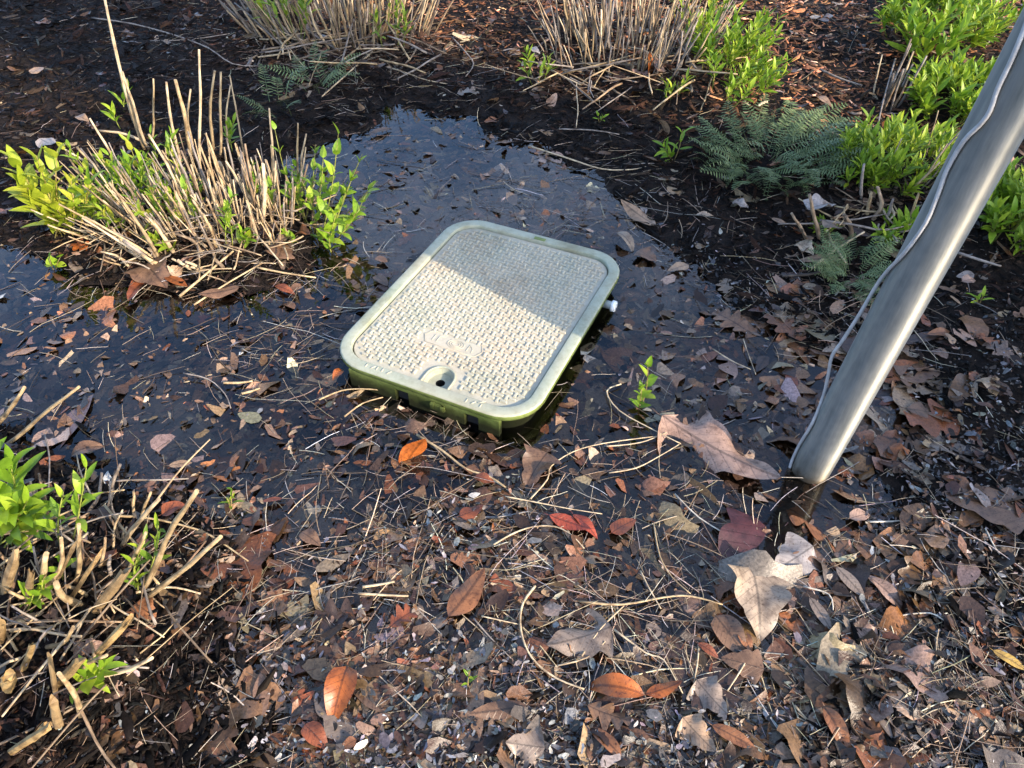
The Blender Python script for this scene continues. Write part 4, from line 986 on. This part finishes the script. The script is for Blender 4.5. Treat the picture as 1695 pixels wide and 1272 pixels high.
PAL = ['straw', 'straw', 'pale', 'pale', (.36, .27, .17), (.28, .20, .13), (.20, .15, .105), 'grey', 'grey']
# left cut shrub in the sun
s1 = thing("cut_shrub", "sunlit cut back shrub of pale stalks with leafy ends standing left of the box", "shrub", at(340, 400))
stalk_field(s1, 120, (345, 360, 150, 42), (.09, .22), (.0014, .0036), PAL, .32, (-.08, .05), .25)
stalk_field(s1, 66, (225, 365, 90, 45), (.09, .21), (.0013, .0032), PAL, .8, (-.45, -.05), .3)
stalk_field(s1, 56, (470, 345, 75, 45), (.08, .17), (.0012, .0028), PAL, .6, (.15, .05), .3)
stalk_field(s1, 26, (330, 425, 150, 25), (.05, .13), (.0018, .0050), PAL, .5, (-.2, -.25), .4)
broken_field(s1, 95, (345, 410, 180, 52), (.04, .13), (.0008, .0022), PAL)
stem_px(s1, 222, 205, 171, -14, .0046, 'pale'); stem_px(s1, 250, 250, 205, 118, .004, 'pale')
for bx, by, tx, ty, th in ((330,270,331,82,.0036),(352,255,354,118,.004),(320,262,292,132,.0058),(300,270,275,136,.004),(362,262,364,120,.0036),(246,235,252,130,.003),(376,255,380,142,.0026),(405,262,381,126,.0024),(240,250,208,132,.005),(318,255,313,148,.0034),(262,240,160,215,.004),
        (330,405,292,322,.0072),(428,400,408,330,.0070),(435,375,437,270,.0052),(412,300,390,240,.006),(372,310,360,268,.0056),(290,420,240,352,.0050),(265,430,180,302,.0042),(330,330,270,285,.004),(215,300,150,196,.0034),(180,290,105,245,.003),(175,278,128,242,.0042),(262,430,140,360,.0030),(268,445,135,362,.0030),(360,408,338,355,.0040),(460,320,447,180,.0030),(490,320,492,205,.0028),(500,325,505,222,.003)):
    stem_px(s1, bx, by, tx, ty, th, random.choice(['pale', 'pale', 'straw']))
for bx, by, tx, ty, n, L_ in ((95,395,60,258,10,.055),(100,392,20,262,9,.06),(110,390,95,250,8,.055),(115,395,38,318,9,.055),(105,395,35,300,8,.06),(120,395,118,300,10,.05),(125,398,85,335,10,.055),(130,395,150,300,10,.05),(90,400,100,350,9,.05),(140,385,160,335,8,.045)):
    b = at(bx, by); shoot(s1, b, px_tip(b, tx, ty), n + 2, L_ * 1.3, LEAF_YE if tx < 105 else LEAF_OV + LEAF_YE, (.26, .22, .07), .0018, 1.0, 2, .25)
for bx, by, tx, ty, n, L_ in ((535,400,600,255,10,.042),(530,405,560,222,9,.045),(545,410,608,318,9,.042),(540,408,585,290,10,.04),(520,385,535,262,9,.04),(545,420,560,345,8,.042),(550,425,545,380,8,.045),(505,370,522,240,8,.04),(525,395,500,300,8,.036),(555,405,595,345,8,.04),(515,380,470,280,8,.035),(540,395,625,300,6,.042),(495,365,455,215,7,.032)):
    b = at(bx, by); shoot(s1, b, px_tip(b, tx, ty), n, L_, LEAF_OV, (.24, .25, .06), .0016, 1.0, 2, .2, 1.1)
for bx, by, tx, ty, n, L_ in ((210,340,190,275,12,.06),(220,345,215,268,12,.06),(235,340,235,272,12,.06),(200,345,172,300,10,.055),(245,345,262,300,10,.055),(190,350,185,310,10,.05),(375,410,385,325,12,.042),(385,412,372,345,10,.04),(395,415,400,385,10,.04),(275,275,283,225,9,.055),(380,250,388,200,8,.045),(385,255,378,210,8,.045),(205,190,210,150,7,.055),(200,215,185,180,6,.05)):
    b = at(bx, by); shoot(s1, b, px_tip(b, tx, ty), n, L_, LEAF_LB, (.24, .28, .06), .0016, .8, 2, .3)

leafy(s1, 26, (330, 370, 170, 45), (.05, .15), (6, 10), .036, LEAF_OV + LEAF_LB + LEAF_YE, .8, (0, -.1), (.24, .24, .06), .0011, 1.0, 2, .25)
leafy(s1, 14, (520, 370, 50, 45), (.05, .14), (6, 9), .032, LEAF_OV, .9, (.2, -.1), (.24, .24, .06), .0011, 1.0, 2, .25, 1.1)
stalk_field(s1, 90, (320, 385, 175, 45), (.06, .16), (.0009, .0020), PAL, .35, (-.05, -.05), .55)
leafy(s1, 18, (230, 345, 90, 35), (.10, .20), (8, 12), .042, LEAF_LB + LEAF_YE, .6, (-.2, -.05), (.24, .24, .06), .0011, 1.0, 2, .25)
# far middle cut shrub
s2 = thing("cut_shrub", "tall cut back shrub of dense straw stalks at the far middle", "shrub", at(560, 60))
stalk_field(s2, 190, (565, 45, 160, 44), (.14, .36), (.0020, .0040), PAL + ['straw', (.22, .17, .13)], .55, (0, .0), .25)
broken_field(s2, 45, (560, 95, 190, 30), (.12, .30), (.0018, .0034), PAL + ['grey'])
leafy(s2, 9, (485, 75, 25, 20), (.2, .34), (10, 16), .075, LEAF_LA, .3, (0, -.1))
leafy(s2, 5, (640, 75, 30, 20), (.16, .26), (8, 12), .06, LEAF_LA, .3)
# far right cut shrub with a green end
s3 = thing("cut_shrub", "far right cut shrub of short grey stalks with bright green leaves at its right end", "shrub", at(1080, 100))
stalk_field(s3, 190, (1040, 85, 140, 52), (.10, .27), (.0018, .0036), PAL + ['grey', 'grey', (.22, .18, .14)], .5, (0, 0), .3)
broken_field(s3, 45, (1030, 140, 160, 25), (.10, .26), (.0016, .0032), PAL + ['grey'])
leafy(s3, 48, (1205, 128, 52, 58), (.08, .18), (10, 14), .056, LEAF_LA + LEAF_LB, .6, (.1, -.1))
leafy(s3, 18, (1150, 50, 45, 40), (.14, .28), (10, 14), .056, LEAF_LA, .4, (0, -.05))
leafy(s3, 4, (1110, 170, 14, 8), (.06, .10), (7, 9), .05, LEAF_LA, .5)
leafy(s3, 4, (888, 135, 12, 8), (.10, .15), (7, 9), .06, LEAF_LA, .4)
# green shrubs at the upper right
g1 = thing("green_shrub", "bright green leafy shrub in the far right corner", "shrub", at(1560, 90))
leafy(g1, 78, (1560, 55, 95, 34), (.08, .17), (10, 14), .060, LEAF_LA + LEAF_LB, .6)
g2 = thing("green_shrub", "bright green leafy shrub left of the post, below the far corner shrub", "shrub", at(1570, 180))
leafy(g2, 70, (1585, 182, 66, 30), (.06, .15), (10, 14), .060, LEAF_LA + LEAF_LB, .7)
leafy(g2, 6, (1520, 120, 15, 10), (.12, .2), (8, 10), .09, LEAF_LB, .5)
stalk_field(g2, 14, (1470, 170, 40, 20), (.08, .2), (.0022, .0036), PAL, .3)
g3 = thing("green_shrub", "grassy green shrub between fern and post", "shrub", at(1480, 285))
leafy(g3, 90, (1480, 285, 92, 40), (.05, .13), (9, 13), .052, LEAF_LA, .6, (0, 0), (.16, .2, .06), .0015, .8)
stalk_field(g3, 12, (1490, 300, 70, 25), (.08, .2), (.0018, .003), PAL + ['grey'], .4)
g4 = thing("green_shrub", "leafy green shrub right behind the leaning post", "shrub", at(1680, 390))
leafy(g4, 66, (1690, 380, 66, 46), (.07, .16), (10, 14), .056, LEAF_LA + LEAF_LB, .6)
# cut stubs beside the small fern
st = thing("cut_stubs", "thick cut stubs with a few tiny leaves between fern and post", "stubs", at(1390, 400))
for bx, by, tx, ty, th in ((1357,400,1338,322,.0050),(1352,402,1312,352,.0042),(1410,398,1397,355,.0056),(1440,372,1456,310,.0056),(1425,366,1440,318,.0048),(1428,332,1430,272,.0040),(1455,400,1456,372,.0032),(1502,375,1520,322,.0060),(1470,380,1480,330,.004),(1395,372,1402,338,.003)):
    stem_px(st, bx, by, tx, ty, th, random.choice(['straw', (.30, .22, .15), 'grey', 'straw']))
broken_field(st, 22, (1430, 385, 80, 28), (.06, .16), (.0016, .0032), PAL + ['grey', 'brown'])
leafy(st, 5, (1365, 385, 12, 8), (.03, .05), (5, 7), .03, LEAF_LB, .6); leafy(st, 8, (1480, 400, 22, 14), (.05, .09), (7, 9), .05, LEAF_LB, .6)

# ferns with fine feathery fronds
def frond_mesh(seed, n=13):
    r = random.Random(seed); v = []; f = []; cu = r.uniform(.5, 1.1); pt = lambda t: Vector((t, .05 * math.sin(3 * t), .28 * math.sin(cu * math.pi * t)))
    tube_vf([pt(i / 8) for i in range(9)], [.007 - .0006 * i for i in range(9)], 4, v, f)
    for i in range(n):
        t = .14 + .84 * i / (n - 1); L_ = .17 * math.sin(math.pi * (t * .8 + .18)) + .03; p = pt(t)
        for s in (-1, 1):
            d = Vector((.35 + r.uniform(-.1, .1), s, r.uniform(-.25, .05))).normalized(); e = d.cross(Vector((0, 0, 1))).normalized() * .014; k = len(v)
            v += [p, p + d * L_ * .3 + e, p + d * L_, p + d * L_ * .3 - e, p + d * L_ * .75 + e * .8, p + d * L_ * .75 - e * .8]
            f += [(k, k + 1, k + 4, k + 2, k + 5, k + 3)]
    return mesh("frond", v, f, M_FERN)
FRONDS = [frond_mesh(s) for s in range(6)]
def fern(label, box_, n, ln, up=(.2, .9), lean=(0, 0), name="fern"):
    cx, cy, rx, ry = box_; t = thing(name, label, "fern", at(cx, cy))
    for k in range(n):
        r = math.sqrt(random.random()) * .8; a = U(0, 6.28); b = at(cx + rx * r * math.cos(a), cy + ry * r * math.sin(a), U(.0, .03)); q = a + U(-.7, .7)
        d = Vector((math.cos(q) + lean[0], -math.sin(q) + lean[1], U(*up))); L_ = U(*ln)
        o = link("frond", random.choice(FRONDS), t); x = d.normalized(); y = Vector((0, 0, 1)).cross(x).normalized(); z = x.cross(y)
        o.matrix_basis = Matrix.Translation(b - t.location) @ Matrix((x, y, z)).transposed().to_4x4() @ Matrix.Rotation(U(-.6, .6), 4, 'X') @ Matrix.Scale(L_, 4)
    return t
fern("large dark green feathery fern on black mulch left of the grassy shrub", (1270, 272, 125, 58), 170, (.06, .14), (.0, .45))
fern("small grey green fern sprawling below the cut stubs", (1405, 462, 48, 36), 60, (.055, .10), (.05, .5))
fern("little fern between the left shrub and the far middle shrub", (525, 150, 36, 22), 12, (.08, .14), (.1, .6))
fern("fern tuft right of the left shrub's back, at the water", (465, 185, 40, 22), 8, (.08, .14), (.1, .6))

# lower left shrub: thick cut stubs, straws and fresh shoots
s4 = thing("cut_shrub", "cut shrub of thick pale stubs in the lower left corner", "shrub", at(110, 1000))
for bx, by, tx, ty, th in ((0,985,28,915,.013),(40,1000,52,945,.009),(85,965,122,905,.0062),(75,985,78,922,.005),(110,990,165,918,.0062),(150,1010,208,945,.0125),(140,1095,215,1025,.0095),(85,1135,135,1090,.0125),(30,1110,54,1068,.0085),(8,1140,14,1118,.016),(95,1205,88,1160,.0100),(88,1150,82,1085,.0062),(5,1245,80,1205,.010),(45,1225,75,1200,.0085),
        (0,735,129,640,.0036),(-12,700,42,640,.0042),(226,982,324,808,.0042),(236,990,369,888,.0040),(195,905,262,830,.0040),(120,1125,172,1085,.0030),(120,1120,256,1090,.0032),(60,1070,124,1040,.0032),(130,1190,98,1115,.0036),(135,1000,92,965,.0055),(120,960,128,870,.0036),(65,985,105,890,.0032),(-5,1060,2,1030,.012),(190,960,240,880,.003)):
    stem_px(s4, bx, by, tx, ty, th, random.choice([(.40, .28, .13), (.34, .23, .11), (.28, .2, .11)] if th > .006 else ['pale', 'straw']), -.02)
stalk_field(s4, 34, (120, 940, 140, 110), (.05, .15), (.0018, .0034), PAL, .5, (.2, 0), .5)
broken_field(s4, 90, (130, 990, 170, 190), (.05, .17), (.0007, .0020), PAL + ['brown'])
for bx, by, tx, ty, n, L_ in ((0,900,18,770,14,.075),(-10,890,-15,760,14,.08),(20,905,45,830,12,.07),(5,910,30,850,12,.075),(-5,905,60,870,10,.07),(120,900,143,775,9,.05),(100,905,105,815,8,.045),(225,975,240,895,9,.04),(240,970,262,870,8,.04),(130,1150,170,1105,10,.045),(125,1150,145,1120,8,.045),(50,1015,70,960,9,.04),(45,1015,55,985,8,.04),(105,960,102,925,5,.035),(228,985,225,955,8,.03)):
    b = at(bx, by); shoot(s4, b, px_tip(b, tx, ty), n, L_, LEAF_LB if tx < 180 else LEAF_LA, (.24, .28, .06), .0016, .9, 2, .35)

# seedlings
def seedling(label, base, tips, n, L_, pool, w=1.):
    t = thing("seedling", label, "seedling", at(*base))
    for tx, ty in tips:
        b = at(*base); shoot(t, b, px_tip(b, tx, ty), n, L_, pool, (.22, .17, .07), .0013, 1.1, 2, .3, w)
seedling("small green seedling standing in the dark water right of the box", (1055, 690), ((1072, 600), (1062, 640)), 8, .036, LEAF_OV, 1.1)
seedling("yellow green sprout on black mulch left of the fern", (1115, 268), ((1130, 215), (1098, 240), (1108, 258)), 6, .05, LEAF_LB)
seedling("tiny sprout on dark soil right of the post", (1620, 505), ((1628, 488), (1615, 492)), 4, .03, LEAF_LB)
seedling("tiny green weed in the middle litter near the bottom", (775, 1145), ((778, 1110),), 5, .018, LEAF_LB)
seedling("tiny green weed in the water left of the front litter", (383, 845), ((386, 812), (376, 825)), 5, .026, LEAF_LA)
seedling("round leaved clover at the left shrub's water edge", (92, 452), ((82, 428), (100, 426), (92, 436)), 3, .03, LEAF_OV, 1.9)
seedling("tiny sprout at the far edge of black mulch", (992, 205), ((990, 190), (998, 194)), 4, .03, LEAF_LB)
